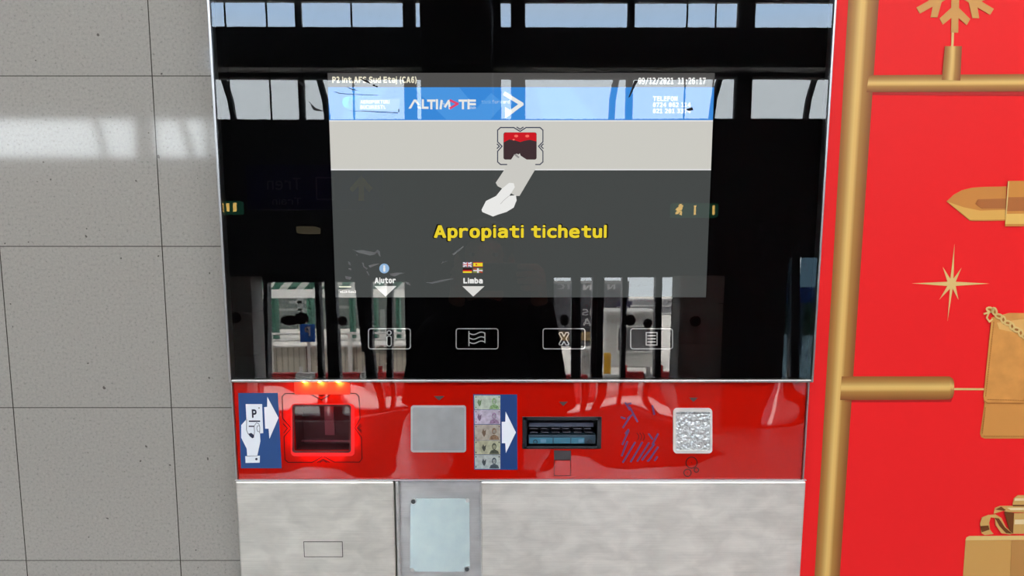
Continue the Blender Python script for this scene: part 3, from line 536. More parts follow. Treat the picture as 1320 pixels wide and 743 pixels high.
win = (at(378, 550, RY).x, at(452, 550, RY).x, at(415, 582, RY).z, at(415, 523.5, RY).z)
slot = (at(675, 557, RY).x, at(773.5, 557, RY).x, at(720, 577, RY).z, at(720, 539, RY).z)
coin = (at(870, 555, RY).x, at(915.5, 555, RY).x, at(890, 582, RY).z, at(890, 529, RY).z)
mb = MB(); plate_holes(mb, rl, rr_, rb, rt, [win, slot, coin], RY, 0.012)
red = mb.build('red_panel', red_material(), mach)
MB().box((rl - 0.0025, 0.0, rb), (rl - 0.0002, 0.05, rt), 0.0005).box((rr_ + 0.0002, 0.0, rb), (rr_ + 0.0025, 0.028, rt), 0.0005).build_each('side_trim', steel_trim, mach)
MB().box((rl + 0.001, 0.0545, rb), (rr_ - 0.001, 0.078, rt)).build('inner_housing', mat('dark_housing', (0.03, 0.03, 0.03)), mach)
def on_red(mb_, name, m, parent=red): return mb_.build(name, m, parent)
YS = RY - 0.0004
blue_s = mat('sticker_blue', (0.024, 0.078, 0.25), 0.35, spec=0.25); white_s = mat('sticker_white', (0.82, 0.88, 0.97), 0.4); ink = mat('print_ink_dark', (0.02, 0.005, 0.006), 0.6, spec=0.1)
stk = MB().px(((307, 507), (358, 507), (363, 604), (310.5, 604)), YS).build('ticket_sticker', blue_s, mach)
def c5(u, v): return 295 + u / 6.455, 495 + v / 6.46
yy = YS - 0.0003
MB().px([c5(*p) for p in ((320, 110), (413, 285), (338, 458), (330, 375), (302, 375), (293, 195), (318, 193))], yy).build('arrow_print', white_s, stk)
MB().px([c5(*p) for p in ((140, 170), (276, 170), (286, 412), (258, 414), (262, 480), (236, 600), (152, 600), (148, 540), (103, 450), (103, 345), (146, 296))], yy).build('hand_and_ticket_print', white_s, stk)
MB().px([c5(*p) for p in ((136, 604), (258, 600), (256, 658), (139, 660))], yy).build('cuff_print', white_s, stk)
y6 = yy - 0.0003; navy_ink = mat('sticker_navy_ink', (0.012, 0.02, 0.06), 0.4)
MB().px([c5(*p) for p in ((166, 307), (260, 307), (260, 318), (166, 318))], y6).build('ticket_bar_print', navy_ink, stk)
MB().px([c5(*p) for p in ((166, 350), (212, 350), (212, 360), (166, 360))], y6).build('ticket_bar_print', navy_ink, stk)
q = MB().disc(c5(251, 202), 0.8, 0.8, y6); q.build('ticket_dot_print', navy_ink, stk); q = MB().disc(c5(229, 628), 1.5, 1.5, y6); q.build('cuff_button_print', navy_ink, stk); q = MB()
q.px([c5(*p) for p in ((160, 418), (185, 410), (210, 428), (208, 448), (195, 455), (175, 438))], y6);
q.stroke([c5(*p) for p in ((148, 298), (146, 385), (160, 418))], 0.0005, y6); q.stroke([c5(*p) for p in ((212, 350), (230, 325), (250, 335), (258, 362), (256, 412))], 0.0005, y6)
q.stroke([c5(*p) for p in ((252, 350), (236, 352), (232, 375), (240, 398), (252, 400))], 0.0005, y6); q.stroke([c5(*p) for p in ((210, 362), (214, 400), (208, 430))], 0.0005, y6); q.stroke([c5(*p) for p in ((150, 603), (236, 601))], 0.0004, y6)
q.build('line_print', mat('sticker_navy_ink', (0.012, 0.02, 0.06), 0.4), stk)
text('parking_letter_print', 'P', mat('sticker_navy_ink', (0.012, 0.02, 0.06)), stk, (325, 528, 330.6, 539), y6, 0.03)

# ticket reader: outline, lit light guide, recess
def c6(u, v): return 360 + u / 6.19, 485 + v / 6.19
q = MB()
q.stroke([c6(*p) for p in ((22, 165), (48, 140), (240, 140), (295, 170), (335, 190), (375, 168), (420, 140), (610, 140), (635, 165), (645, 340), (602, 415), (655, 490), (660, 660), (640, 688), (440, 688), (350, 640), (262, 690), (70, 690), (45, 668), (38, 485), (95, 418), (28, 340))], 0.0010, YS, closed=True)
for ch in (((300, 142), (335, 160), (372, 142)), ((30, 380), (65, 418), (36, 455)), ((650, 385), (620, 415), (655, 450)), ((305, 690), (350, 664), (400, 690)), ((655, 400), (632, 416), (655, 435)), ((322, 690), (350, 674), (380, 690))):
    q.stroke([c6(*p) for p in ch], 0.0010, YS)
q.build('reader_outline', ink, red)
reader = MB()
W0, W1, W2, W3 = win
reader.box((W0, 0.05, W2), (W1, 0.054, W3)); reader.box((W0 - 0.003, 0.0125, W2), (W0, 0.054, W3)); reader.box((W1, 0.0125, W2), (W1 + 0.003, 0.054, W3))
reader.box((W0, 0.0125, W3), (W1, 0.054, W3 + 0.003)); reader.box((W0, 0.0125, W2 - 0.003), (W1, 0.054, W2))
reader = reader.build('ticket_reader', mat('reader_dark_red', (0.045, 0.006, 0.009), 0.6, spec=0.2), mach)
MB().box((W0 + 0.0005, RY + 0.001, W2 + 0.0005), (W1 - 0.0005, RY + 0.003, W3 - 0.0005)).build('reader_glass', thin_glass('reader_glass_coat', 1.55, 0.0002), reader)
q = MB(); ring_px(q, rrect(376.5, 522, 452.5, 584, 4), rrect(379, 524.2, 450.5, 581.8, 3), RY - 0.0012, 0.0012); q.build('reader_rim', mat('dark_reader_rim', (0.05, 0.006, 0.008), 0.35), reader)
MB().box((W0 + 0.002, 0.03, W2 + 0.007), (W1 - 0.002, 0.034, W2 + 0.0085)).box((W0 + 0.03, 0.048, W2 + 0.012), (W0 + 0.043, 0.05, W3 - 0.004)).build('scan_head', mat('scan_head_maroon', (0.14, 0.012, 0.03), 0.35), reader)
q = MB()
g0, g1 = rrect(366.5, 519, 464.5, 596, 8), rrect(377.5, 523, 452.5, 583, 4)
ring_px(q, rrect(375, 521, 457, 588.5, 5), rrect(376.8, 522.2, 452.2, 583.8, 4), RY - 0.0006, 0.0006)
q.build('light_guide', mat('red_light_guide', (0.5, 0.01, 0.01), 0.4, emit=(1.0, 0.005, 0.008), strength=0.3), reader)

# card plate
pl = MB().px(rrect(529.5, 523, 600.8, 583.5, 3.5), RY - 0.0014, 0.0014)
pl = pl.build('card_plate', mat('brushed_plate_light', (0.70, 0.70, 0.71), 0.35, 1.0), mach)
MB().px(rrect(532, 525.5, 598.5, 581.2, 2.5), RY - 0.0018, 0.0005).build('plate_face', mat('brushed_plate_grey', (0.52, 0.54, 0.56), 0.4, 1.0, var=0.12, vscale=30, stretch=(1, 1, 1)), pl)
q = MB()
for u in (559, 720.5, 888.3):
    v = 511 if u == 559 else 518.3 if u == 720.5 else 513
    q.px(((u, v), (u + (14 if u == 559 else 11.5), v), (u + (7 if u == 559 else 5.7), v + 5.5)), YS)
q.build_each('arrow_print', mat('print_grey_brown', (0.06, 0.035, 0.035), 0.5), red)

# banknote sticker
bn = MB().px(((610, 508.6), (666.6, 509), (667, 606), (611.3, 605.8)), YS).build('banknote_sticker', mat('sticker_deep_blue', (0.008, 0.045, 0.19), 0.3), mach)
def c7(u, v): return 605 + u / 6.63, 500 + v / 6.63
MB().px([c7(*p) for p in ((310, 205), (398, 383), (312, 560), (307, 475), (278, 475), (277, 293), (307, 292))], yy).build('arrow_print', white_s, bn)
notes = [(66, 187, (0.40, 0.47, 0.40), (0.17, 0.30, 0.13)), (191, 312, (0.42, 0.38, 0.50), (0.24, 0.15, 0.27)), (317, 450, (0.34, 0.31, 0.27), (0.20, 0.12, 0.07)), (453, 572, (0.36, 0.37, 0.26), (0.05, 0.06, 0.04)), (577, 695, (0.36, 0.41, 0.42), (0.04, 0.06, 0.08))]
for i, (v0, v1, base, drk) in enumerate(notes):
    e = MB().px([c7(*p) for p in ((42 + i, v0), (265, v0), (265, v1), (44 + i, v1))], yy).build('banknote_print', mat('banknote_paper_%d' % i, base, 0.5, var=0.22, vscale=220), bn)
    q = MB(); ym = yy - 0.0002; h = v1 - v0
    cx_, cy_ = 212, v0 + h * 0.42
    q.disc(c7(cx_, cy_), 2.9, 4.2, ym, 0.0002)
    q.px([c7(*p) for p in ((cx_ - 42, v1 - 4), (cx_ - 30, v0 + h * 0.74), (cx_ - 10, v0 + h * 0.66), (cx_ + 12, v0 + h * 0.66), (cx_ + 34, v0 + h * 0.76), (cx_ + 44, v1 - 4))], ym, 0.0002)
    q.build('portrait_print', mat('banknote_ink_%d' % i, drk, 0.5, var=0.5, vscale=400), e)
    q = MB()
    q.disc(c7(cx_ + 1, cy_ + 4), 1.9, 2.7, ym - 0.0002, 0.0002)
    q.build('portrait_face_print', mat('banknote_face_%d' % i, tuple(0.7 * c for c in base), 0.5, var=0.3, vscale=500), e)
    q = MB()
    sh = 86 if i in (0, 1) else 125
    q.px([c7(*p) for p in ((sh - 18, v0 + h * .5), (sh - 6, v0 + h * .25), (sh + 3, v0 + h * .42), (sh + 18, v0 + h * .3), (sh + 14, v0 + h * .62), (sh + 2, v0 + h * .8), (sh - 8, v0 + h * .68))], ym, 0.0002)
    for uu, vv in ((52, .12), (52, .85), (250, .12)): q.px([c7(*p) for p in ((uu, v0 + h * vv - 5), (uu + 9, v0 + h * vv - 5), (uu + 9, v0 + h * vv + 6), (uu, v0 + h * vv + 6))], ym, 0.0002)
    q.build_each('flower_print', mat('banknote_motif_%d' % i, tuple(0.6 * d + 0.01 for d in drk), 0.5), e)

# banknote slot
s0, s1, s2, s3 = slot
bk = mat('slot_black', (0.006, 0.008, 0.014), 0.35)
q = MB(); q.box((s0, 0.05, s2), (s1, 0.054, s3)); q.box((s0 - 0.002, 0.0125, s2), (s0, 0.054, s3)); q.box((s1, 0.0125, s2), (s1 + 0.002, 0.054, s3)); q.box((s0, 0.0125, s3), (s1, 0.054, s3 + 0.002)); q.box((s0, 0.0125, s2 - 0.002), (s1, 0.054, s2))
slot_o = q.build('banknote_slot', bk, mach)
q = MB(); t = 0.0016
q.box((s0 - t, RY - 0.0022, s2 - t), (s0 + 0.004, RY + 0.003, s3 + t), 0.0004); q.box((s1 - 0.004, RY - 0.0022, s2 - t), (s1 + t, RY + 0.003, s3 + t), 0.0004)
q.box((s0, RY - 0.0022, s3 - 0.003), (s1, RY + 0.003, s3 + t), 0.0004); q.box((s0, RY - 0.0022, s2 - t), (s1, RY + 0.003, s2 + 0.0015), 0.0004)
q.build('slot_bezel', mat('slot_bezel_black', (0.008, 0.01, 0.016), 0.3), slot_o)
def c8(u, v): return 665 + u / 8.26, 530 + v / 8.26
def sb(u0, v0, u1, v1, ya, yb, bevel=0.0):
    a, b_ = at(*c8(u0, v0), RY), at(*c8(u1, v1), RY); return (a.x, ya, a.z), (b_.x, yb, b_.z), bevel
MB().box(*sb(140, 145, 840, 190, 0.016, 0.05, 0.0006)).build('upper_lip', mat('slot_lip_blue_grey', (0.075, 0.09, 0.14), 0.4), slot_o)
q = MB()
for k in range(6): q.box(*sb(150 + k * 118, 205, 150 + k * 118 + (70 if k % 2 else 90), 213, 0.016, 0.04)); q.box(*sb(155 + k * 118, 246, 155 + k * 118 + 80, 254, 0.016, 0.04))
q.build_each('guide_tooth', mat('slot_tooth', (0.06, 0.06, 0.08), 0.4), slot_o)
MB().box(*sb(135, 272, 858, 366, 0.012, 0.05, 0.0006)).build('lower_lip', mat('slot_lip_teal', (0.02, 0.05, 0.08), 0.4), slot_o)
blu = mat('backlit_blue_window', (0.03, 0.12, 0.18), 0.4, emit=(0.02, 0.16, 0.27), strength=0.25)
for u0, u1 in ((145, 395), (406, 584), (596, 735)): MB().box(*sb(u0, 298, u1, 360, 0.0105, 0.014)).build('backlit_window', blu, slot_o)
for u in (207, 785):
    q = MB(); q.stroke([c8(u + 20 * math.cos(a * math.pi / 6), 330 + 20 * math.sin(a * math.pi / 6)) for a in range(12)], 0.0011, 0.0092, closed=True); q.build('ring_mark', bk, slot_o)
q = MB()
for u0, v0, u1, v1 in ((265, 312, 325, 348), (490, 340, 545, 344), (672, 312, 725, 348)): q.box(*sb(u0, v0, u1, v1, 0.0098, 0.011))
q.build_each('note_mark', mat('slot_mark_grey', (0.10, 0.18, 0.26), 0.5, emit=(0.05, 0.16, 0.26), strength=0.5), slot_o)
MB().px(((714, 581), (736, 581.4), (736, 593), (714.3, 593)), YS).build('dark_label', mat('label_dark_grey', (0.045, 0.04, 0.045), 0.5), red)
MB().stroke(((714.5, 593.5), (735.5, 593.5), (735.5, 613.5), (714.5, 613.5)), 0.0007, YS, closed=True).build('label_outline', ink, red)

# worn purple stripes of an old contactless print
def c9(u, v): return 790 + u / 6.464, 505 + v / 6.461
st = MB()
for a, b_ in (((140, 215), (85, 300)), ((125, 225), (160, 195)), ((70, 215), (100, 225)), ((130, 330), (80, 440)), ((105, 350), (130, 318)), ((120, 420), (75, 535)), ((185, 425), (85, 590)), ((245, 425), (150, 585)), ((300, 430), (205, 580)), ((345, 440), (245, 570)), ((375, 465), (300, 575)), ((375, 355), (330, 440)), ((300, 355), (330, 395)), ((370, 545), (350, 575)), ((290, 580), (320, 550)), ((105, 95), (140, 150)), ((140, 130), (205, 250)), ((115, 110), (150, 100)), ((330, 120), (345, 190))):
    st.stroke((c9(*a), c9(*b_)), 0.0024, YS)
st.build('stripe_print', mat('worn_purple_print', (0.10, 0.03, 0.13), 0.5), red)
q = MB()
for k in range(3): q.stroke([c9(*p) for p in ((200 + 24 * k, 345), (215 + 24 * k, 365), (215 + 24 * k, 390), (205 + 24 * k, 405))], 0.0008, YS)
q.build('contactless_wave_print', ink, red)

# coin hatch
k0, k1, k2, k3 = coin
q = MB(); q.box((k0, 0.045, k2), (k1, 0.05, k3)); q.box((k0 - 0.002, 0.0125, k2), (k0, 0.05, k3)); q.box((k1, 0.0125, k2), (k1 + 0.002, 0.05, k3)); q.box((k0, 0.0125, k3), (k1, 0.05, k3 + 0.002)); q.box((k0, 0.0125, k2 - 0.002), (k1, 0.05, k2))
ch = q.build('coin_hatch', mat('coin_well_dark', (0.05, 0.05, 0.05), 0.5), mach)
q = MB(); ring_px(q, rrect(868, 526.5, 918.3, 585, 5), rrect(871.5, 531, 915.5, 581, 2.5), RY - 0.0022, 0.003); q.build('hatch_rim', mat('pale_cast_metal', (0.78, 0.76, 0.74), 0.4, 0.6), ch)
ham = mat('hammered_metal', (0.66, 0.70, 0.72), 0.3, 0.85, bump=0.0022, bscale=230, var=0.32, vscale=330)
MB().px(rrect(871, 530.5, 916, 581.5, 2), RY - 0.0006, 0.006).build('hatch_flap', ham, ch)
MB().stroke(((871.5, 533), (915.5, 533)), 0.0008, RY - 0.001).build('flap_seam', bk, ch)
q = MB()
for c, r in (((891.5, 596.8), 7.2), ((886.3, 609.8), 4.7), ((897.7, 606.4), 2.8)):
    q.stroke([(c[0] + r * math.cos(a * math.pi / 10), c[1] + r * math.sin(a * math.pi / 10)) for a in range(20)], 0.0012, YS, closed=True)
    q.disc(c, 0.6, 0.6, YS)
q.build('coin_print', ink, red)

# LEDs under the trim rail, shining down on the panel above the ticket reader
a_, b__ = at(379, 494, RY), at(452, 509, RY)
lens = MB().box((a_.x, RY - 0.0006, b__.z), (b__.x, RY + 0.001, rt - 0.0001), 0.0003).build('added_glow_plate', mat('frosted_red_plate', (0.56, 0.02, 0.004), 0.45, spec=0.7), mach)  # frosted plate added so the amber lamps spread into a soft glow
for u in (393, 413, 437):
    p = at(u, 496.5, RY)
    MB().ball((p.x, RY - 0.001, rt - 0.0008), (0.003, 0.001, 0.0008), 16).build('indicator_lamp', mat('amber_lamp', (0.9, 0.3, 0.05), 0.3, emit=(1.0, 0.30, 0.03), strength=1.5), lens)
    o = lamp('indicator_light', 'POINT', (p.x, RY - 0.009, rt - 0.003), (p.x, 0, 0), 0.030, (1.0, 0.42, 0.04), 0.002)
# red lamp inside the reader; added area lamps before the panel make its glow
o = lamp('reader_light', 'POINT', ((W0 + W1) / 2, 0.03, W3 - 0.008), (0, 0, 0), 0.012, (1.0, 0.01, 0.03), 0.004)
for (u, v, su, e) in ((373, 553, 0, 1), (457.5, 553, 0, 1), (415, 589.5, 1, 1.6)):
    p = at(u, v, RY)
    lamp('guide_glow_fill', 'AREA', (p.x, RY - 0.008, p.z), (p.x, 0.1, p.z), 0.0045 * e, (1.0, 0.004, 0.008), 0.055 if su else 0.004, size_y=0.003 if su else 0.05)

# --- steel base
def steel_material(name, tone, rough, seed):
    m, N, L, p = nodes_of(name)
    p.inputs['Metallic'].default_value = 0.82
    tc = N.new('ShaderNodeTexCoord')
    mp = N.new('ShaderNodeMapping'); mp.inputs['Scale'].default_value = (5, 1, 420); mp.inputs['Location'].default_value = (seed, 0, 0); L.new(tc.outputs['Object'], mp.inputs['Vector'])
    n = N.new('ShaderNodeTexNoise'); n.inputs['Scale'].default_value = 3; n.inputs['Detail'].default_value = 4; L.new(mp.outputs[0], n.inputs['Vector'])
    mp2 = N.new('ShaderNodeMapping'); mp2.inputs['Scale'].default_value = (1, 1, 1.9); mp2.inputs['Location'].default_value = (seed * 3, 0, 1); L.new(tc.outputs['Object'], mp2.inputs['Vector'])
    n2 = N.new('ShaderNodeTexNoise'); n2.inputs['Scale'].default_value = 24; n2.inputs['Detail'].default_value = 8; n2.inputs['Distortion'].default_value = 0.5; L.new(mp2.outputs[0], n2.inputs['Vector'])
    r = N.new('ShaderNodeValToRGB'); E = r.color_ramp.elements
    E[0].position = 0.33; E[0].color = (*[c * 0.87 for c in tone], 1); E[1].position = 0.66; E[1].color = (*[min(1, c * 1.08) for c in tone], 1)
    L.new(n2.outputs[0], r.inputs[0])
    mx = N.new('ShaderNodeMix'); mx.data_type = 'RGBA'; mx.blend_type = 'MULTIPLY'; mx.inputs[0].default_value = 0.22; L.new(r.outputs[0], mx.inputs[6]); L.new(n.outputs[1], mx.inputs[7])
    r3 = N.new('ShaderNodeMapRange'); r3.inputs[1].default_value = 0.3; r3.inputs[2].default_value = 0.7; r3.inputs[3].default_value = 0.93; r3.inputs[4].default_value = 1.05; L.new(n.outputs[0], r3.inputs[0])
    mx2 = N.new('ShaderNodeMix'); mx2.data_type = 'RGBA'; mx2.blend_type = 'MULTIPLY'; mx2.inputs[0].default_value = 1; L.new(r.outputs[0], mx2.inputs[6]); L.new(r3.outputs[0], mx2.inputs[7])
    L.new(mx2.outputs[2], p.inputs['Base Color'])
    rr = N.new('ShaderNodeMapRange'); rr.inputs[3].default_value = rough - 0.08; rr.inputs[4].default_value = rough + 0.1; L.new(n2.outputs[0], rr.inputs[0]); L.new(rr.outputs[0], p.inputs['Roughness'])
    b = N.new('ShaderNodeBump'); b.inputs['Distance'].default_value = 0.00006; L.new(n.outputs[0], b.inputs['Height']); L.new(b.outputs[0], p.inputs['Normal'])
    return m
BT = at(660, 620.5, 0).z; BL, BR = at(307, 680, 0).x, at(1035, 680, 0).x
dx0, dx1, cxr = BL, at(509, 680, 0).x, at(620, 680, 0).x
ZB0 = 0.12
st1, st2, st3 = steel_material('scuffed_steel_door', (0.80, 0.785, 0.74), 0.42, 1.0), steel_material('channel_steel', (0.66, 0.67, 0.69), 0.36, 5.0), steel_material('scuffed_steel_panel', (0.79, 0.78, 0.745), 0.42, 9.0)
MB().box((BL + 0.002, 0.04, 0.0), (BR - 0.002, 0.078, BT - 0.003)).build('base_housing', mat('dark_housing', (0.03, 0.03, 0.03)), mach)
fx0, fx1, fz0, fz1 = at(393, 707, 0).x, at(441.5, 707, 0).x, at(417, 717, 0).z, at(417, 698.5, 0).z
door = MB().box((dx0, -0.002, ZB0), (dx1, 0.03, BT), 0.0022).build('cabinet_door', st1, mach)
MB().box((fx0, -0.0024, fz0), (fx1, 0.0, fz1)).build('lock_flap', st1, door)
q = MB(); g = 0.0009
for a, b_ in (((fx0 - g, fz0 - g), (fx1 + g, fz0)), ((fx0 - g, fz1), (fx1 + g, fz1 + g)), ((fx0 - g, fz0), (fx0, fz1)), ((fx1, fz0), (fx1 + g, fz1))): q.box((a[0], -0.0023, a[1]), (b_[0], 0, b_[1]))
q.build('flap_gap', mat('seam_dark', (0.05, 0.05, 0.045), 0.7), door)
MB().box((cxr, -0.002, ZB0), (BR, 0.03, BT), 0.0022).build('cabinet_panel', st3, mach)
chn = MB()
chx0 = at(515.5, 680, 0.008).x
chn.box((dx1 + 0.006, 0.008, ZB0), (cxr - 0.001, 0.012, BT - 0.001)); chn.box((dx1 + 0.002, -0.0005, ZB0), (dx1 + 0.006, 0.03, BT - 0.001), 0.0008); chn.box((cxr - 0.0015, 0.0, ZB0), (cxr, 0.03, BT - 0.002), 0.0004)
chn = chn.build('cabinet_channel', st2, mach)
MB().box((dx1 + 0.0003, 0.012, ZB0), (dx1 + 0.0022, 0.03, BT - 0.002)).build('seam', mat('seam_dark', (0.05, 0.05, 0.045)), chn)
MB().box((BL - 0.001, -0.0005, BT + 0.0002), (BR + 0.001, 0.028, BT + 0.0018), 0.0005).build('top_ledge', steel_trim, mach)
MB().box((BL + 0.03, 0.0, 0.0), (BR - 0.03, 0.035, ZB0 - 0.001)).build('plinth', mat('dark_housing', (0.03, 0.03, 0.03)), mach)
# service plate: flat, the sky's bluish reflection put into its base colour
PY = 0.0045
pts = [(533, 643.5), (600, 643.5), (601, 647.5), (605, 648), (605.5, 732), (601, 733), (600.5, 737.5), (534, 737.5), (533, 733.5), (528.5, 733), (529, 648.5), (533, 648)]
q = MB(); PLT = math.radians(0)
q.px(pts, PY, 0.0015)
sp_ = q.build('service_plate', mat('zinc_plate_sky_tint', (0.74, 0.92, 1.0), 0.25, 0.5, var=0.07, vscale=60, bump=0.0002, bscale=90), mach)
for u, v, r in ((533, 646.5, 4.2), (602, 733.5, 4.2)):
    s_ = MB(); p = at(u, v, PY); n = 20
    s_.prism([(p.x + 0.0042 * math.cos(2 * math.pi * k / n), PY - 0.0022, p.z + 0.0042 * math.sin(2 * math.pi * k / n)) for k in range(n)], (0, 0.0035, 0))
    s_ = s_.build('screw', mat('screw_steel', (0.6, 0.62, 0.63), 0.3, 1.0), sp_)
for u, v in ((602.5, 646), (531.5, 735)):
    p = at(u, v, PY); n = 16
    MB().prism([(p.x + 0.0026 * math.cos(2 * math.pi * k / n), PY - 0.0004, p.z + 0.0026 * math.sin(2 * math.pi * k / n)) for k in range(n)], (0, 0.002, 0)).build('rivet', mat('rivet_pale', (0.8, 0.82, 0.83), 0.35, 0.8), sp_)
q = MB()
for u, v in ((533, 646.5), (602, 733.5)):
    p = at(u, v, PY); n = 18
    q.prism([(p.x + 0.003 * math.cos(2 * math.pi * k / n), PY - 0.0026, p.z + 0.003 * math.sin(2 * math.pi * k / n)) for k in range(n)], (0, 0.0006, 0))
q.build_each('screw_socket', mat('screw_socket_dark', (0.05, 0.055, 0.06), 0.5), sp_)

# ------------------------------------------------------------------ RED ADVERTISING WALL
AY = 0.03
adv = empty('advertising_panel', (1.4, 0.05, 0), 'red festive advertising panel printed with gold pipes and gifts, right of the pay machine', 'advertising panel')
ax0 = XR + 0.0045
PR = 0.72
def ink_m(name, c, **k): return mat(name, tuple(min(0.95, x * PR) for x in c), 0.42, spec=0.25, **k)
MB().box((max(XR, rr_, BR) + 0.0016, AY, 0), (6.99, 0.14, 4.14)).build('panel_board', mat('poster_red', (0.78, 0.015, 0.018), 0.45, spec=0.15), adv)
def gold_pipe_material():
    m, N, L, p = nodes_of('printed_gold_pipe')
    uv = N.new('ShaderNodeUVMap'); uv.uv_map = 'UVMap'; sp2 = N.new('ShaderNodeSeparateXYZ'); L.new(uv.outputs[0], sp2.inputs[0])
    r = N.new('ShaderNodeValToRGB'); E = r.color_ramp.elements
    stops = [(0.0, (165, 105, 50)), (0.10, (178, 120, 60)), (0.26, (200, 155, 85)), (0.44, (250, 212, 130)), (0.54, (248, 205, 122)), (0.66, (196, 145, 76)), (0.86, (168, 112, 58)), (1.0, (150, 88, 45))]
    E[0].position = 0; E[0].color = (*rgb(*stops[0][1], PR), 1); E[1].position = 1; E[1].color = (*rgb(*stops[-1][1], PR), 1)
    for s, c in stops[1:-1]: e = E.new(s); e.color = (*rgb(*c, PR), 1)
    L.new(sp2.outputs[0], r.inputs[0]); L.new(r.outputs[0], p.inputs['Base Color'])
    p.inputs['Roughness'].default_value = 0.42; p.inputs['Specular IOR Level'].default_value = 0.25
    return m
gpm = gold_pipe_material()
def pipe_print(name, left, right, y, m=gpm):
    """printed band between two edge lines given as picture points (same count); u runs across the band"""
    bm = bmesh.new(); uvl = bm.loops.layers.uv.new('UVMap'); off = adv.location
    w3 = lambda p: Vector(p) if len(p) == 3 else at(*p, y)
    A = [bm.verts.new(w3(p) - off) for p in left]; B = [bm.verts.new(w3(p) - off) for p in right]
    for i in range(len(A) - 1):
        f = bm.faces.new((A[i], B[i], B[i + 1], A[i + 1]))
        for lp in f.loops: lp[uvl].uv = (0, 0.5) if lp.vert in A else (1, 0.5)
    bmesh.ops.recalc_face_normals(bm, faces=bm.faces[:])
    me = bpy.data.meshes.new(name); bm.to_mesh(me); bm.free(); me.materials.append(m)
    o = bpy.data.objects.new(name, me); COL.objects.link(o); o.parent = adv; return o
ya_, yb_, yc_ = AY - 0.0004, AY - 0.0008, AY - 0.0012
pl_, pr_ = at(1071.5, 380, ya_).x, at(1107, 380, ya_).x
pipe_print('pipe_print', [(pl_, ya_, 4.1), (1097, -60), (1071.5, 380), (1050, 743), (pl_, ya_, 0.1)], [(pr_, ya_, 4.1), (1137, -60), (1107, 380), (1082.5, 743), (pr_, ya_, 0.1)], ya_)
dshadow = ink_m('printed_dark_red', rgb(205, 30, 32)); dsh2 = ink_m('printed_brown_red', rgb(190, 55, 40))
MB().px(((1122, 115), (1400, 117), (1400, 124), (1120, 122.5)), ya_, 0.0003).px(((1090, 515), (1226, 514.5), (1229, 511), (1226, 518.5), (1088, 519)), ya_, 0.0003).build_each('pipe_shadow_print', dshadow, adv)
pipe_print('pipe_print', [(1120, 97), (1320, 95.5), (1500, 94)], [(1117, 119), (1320, 118), (1500, 117)], yb_)
pipe_print('pipe_print', [(1085, 485.5), (1224, 485.5), (1228.5, 488.5), (1230, 493)], [(1083, 516), (1224, 515.5), (1228.5, 512), (1230, 507)], yb_)
pipe_print('pipe_print', [(1218, 59.5), (1214, 103)], [(1240, 59.5), (1238, 104)], yc_)
gold = ink_m('printed_gold', rgb(226, 168, 92)); golds = ink_m('printed_gold_pale', rgb(246, 214, 140)); goldd = ink_m('printed_gold_dark', rgb(196, 128, 62)); goldb = ink_m('printed_gold_brown', rgb(120, 70, 30))
MB().px(((1226.8, 40), (1230, 40), (1229, 61), (1226, 61)), yb_, 0.0003).px(((1229, 500.6), (1270, 500.8), (1270, 503.4), (1229, 503.2)), yb_, 0.0003).build_each('rod_print', golds, adv)
# snowflakes
def flake(name, C, R):
    arm = [(5, 8), (5, 0.42 * R), (0.36 * R, 0.66 * R + 1), (0.28 * R, 0.82 * R), (4.6, 0.655 * R), (4.6, R), (-4.6, R), (-4.6, 0.655 * R), (-0.28 * R, 0.82 * R), (-0.36 * R, 0.66 * R + 1), (-5, 0.42 * R), (-5, 8)]
    q = MB()
    for k in range(6):
        a = math.radians(60 * k + 1); ca, sa = math.cos(a), math.sin(a)
        q.px([(C[0] + u * ca - v * sa, C[1] + u * sa + v * ca) for u, v in arm], yb_, 0.0004)
    q.disc(C, 11, 11, yb_, 0.0004); return q.build(name, gold, adv)
flake('snowflake_print', (1231.6, -13), 55); flake('snowflake_print', (1363, -40), 58)
# star
q = MB(); Cst = (1226.5, 366)
tips = [(1230.5, 315), (1231.5, 354), (1239.5, 345.5), (1237, 361), (1276, 365.8), (1237, 371.5), (1235.5, 386.5), (1229.5, 378), (1221.5, 414), (1223, 378), (1211, 386.5), (1216.5, 371.5), (1175.5, 365.5), (1216.5, 361), (1215.5, 344.5), (1224, 354)]
tips = [p if i % 2 == 0 else (Cst[0] + (p[0] - Cst[0]) * 0.52, Cst[1] + (p[1] - Cst[1]) * 0.52) for i, p in enumerate(tips)]; q.px(tips, yb_, 0.0004); q.build('star_print', golds, adv)
# lipstick
def c10(u, v): return 1210 + u / 9.29, 220 + v / 9.29
ls = MB().px([c10(*p) for p in ((95, 370), (180, 290), (280, 235), (400, 205), (550, 195), (812, 190), (800, 600), (550, 604), (375, 603))], yb_, 0.0004).build('lipstick_print', ink_m('lipstick_gold', rgb(222, 150, 72)), adv)
MB().px([c10(*p) for p in ((470, 345), (805, 335), (802, 455), (520, 455), (440, 400))], yc_, 0.0003).build('lipstick_dark_tone', ink_m('lipstick_brown', rgb(192, 118, 62)), ls)
MB().px([c10(*p) for p in ((100, 372), (300, 440), (500, 480), (802, 470), (800, 585), (560, 590), (372, 590))], yc_, 0.0003).build('lipstick_pale_tone', ink_m('lipstick_pale', rgb(244, 190, 98)), ls)
MB().px([c10(*p) for p in ((832, 125), (1500, 118), (1500, 665), (795, 668))], yc_ - 0.0003, 0.0004).build('lipstick_case_print', ink_m('lipstick_case', rgb(226, 155, 72)), ls)
MB().px([c10(*p) for p in ((825, 320), (1500, 312), (1500, 480), (815, 485))], yc_ - 0.0006, 0.0003).build('lipstick_case_tone', ink_m('lipstick_brown', rgb(192, 118, 62)), ls)
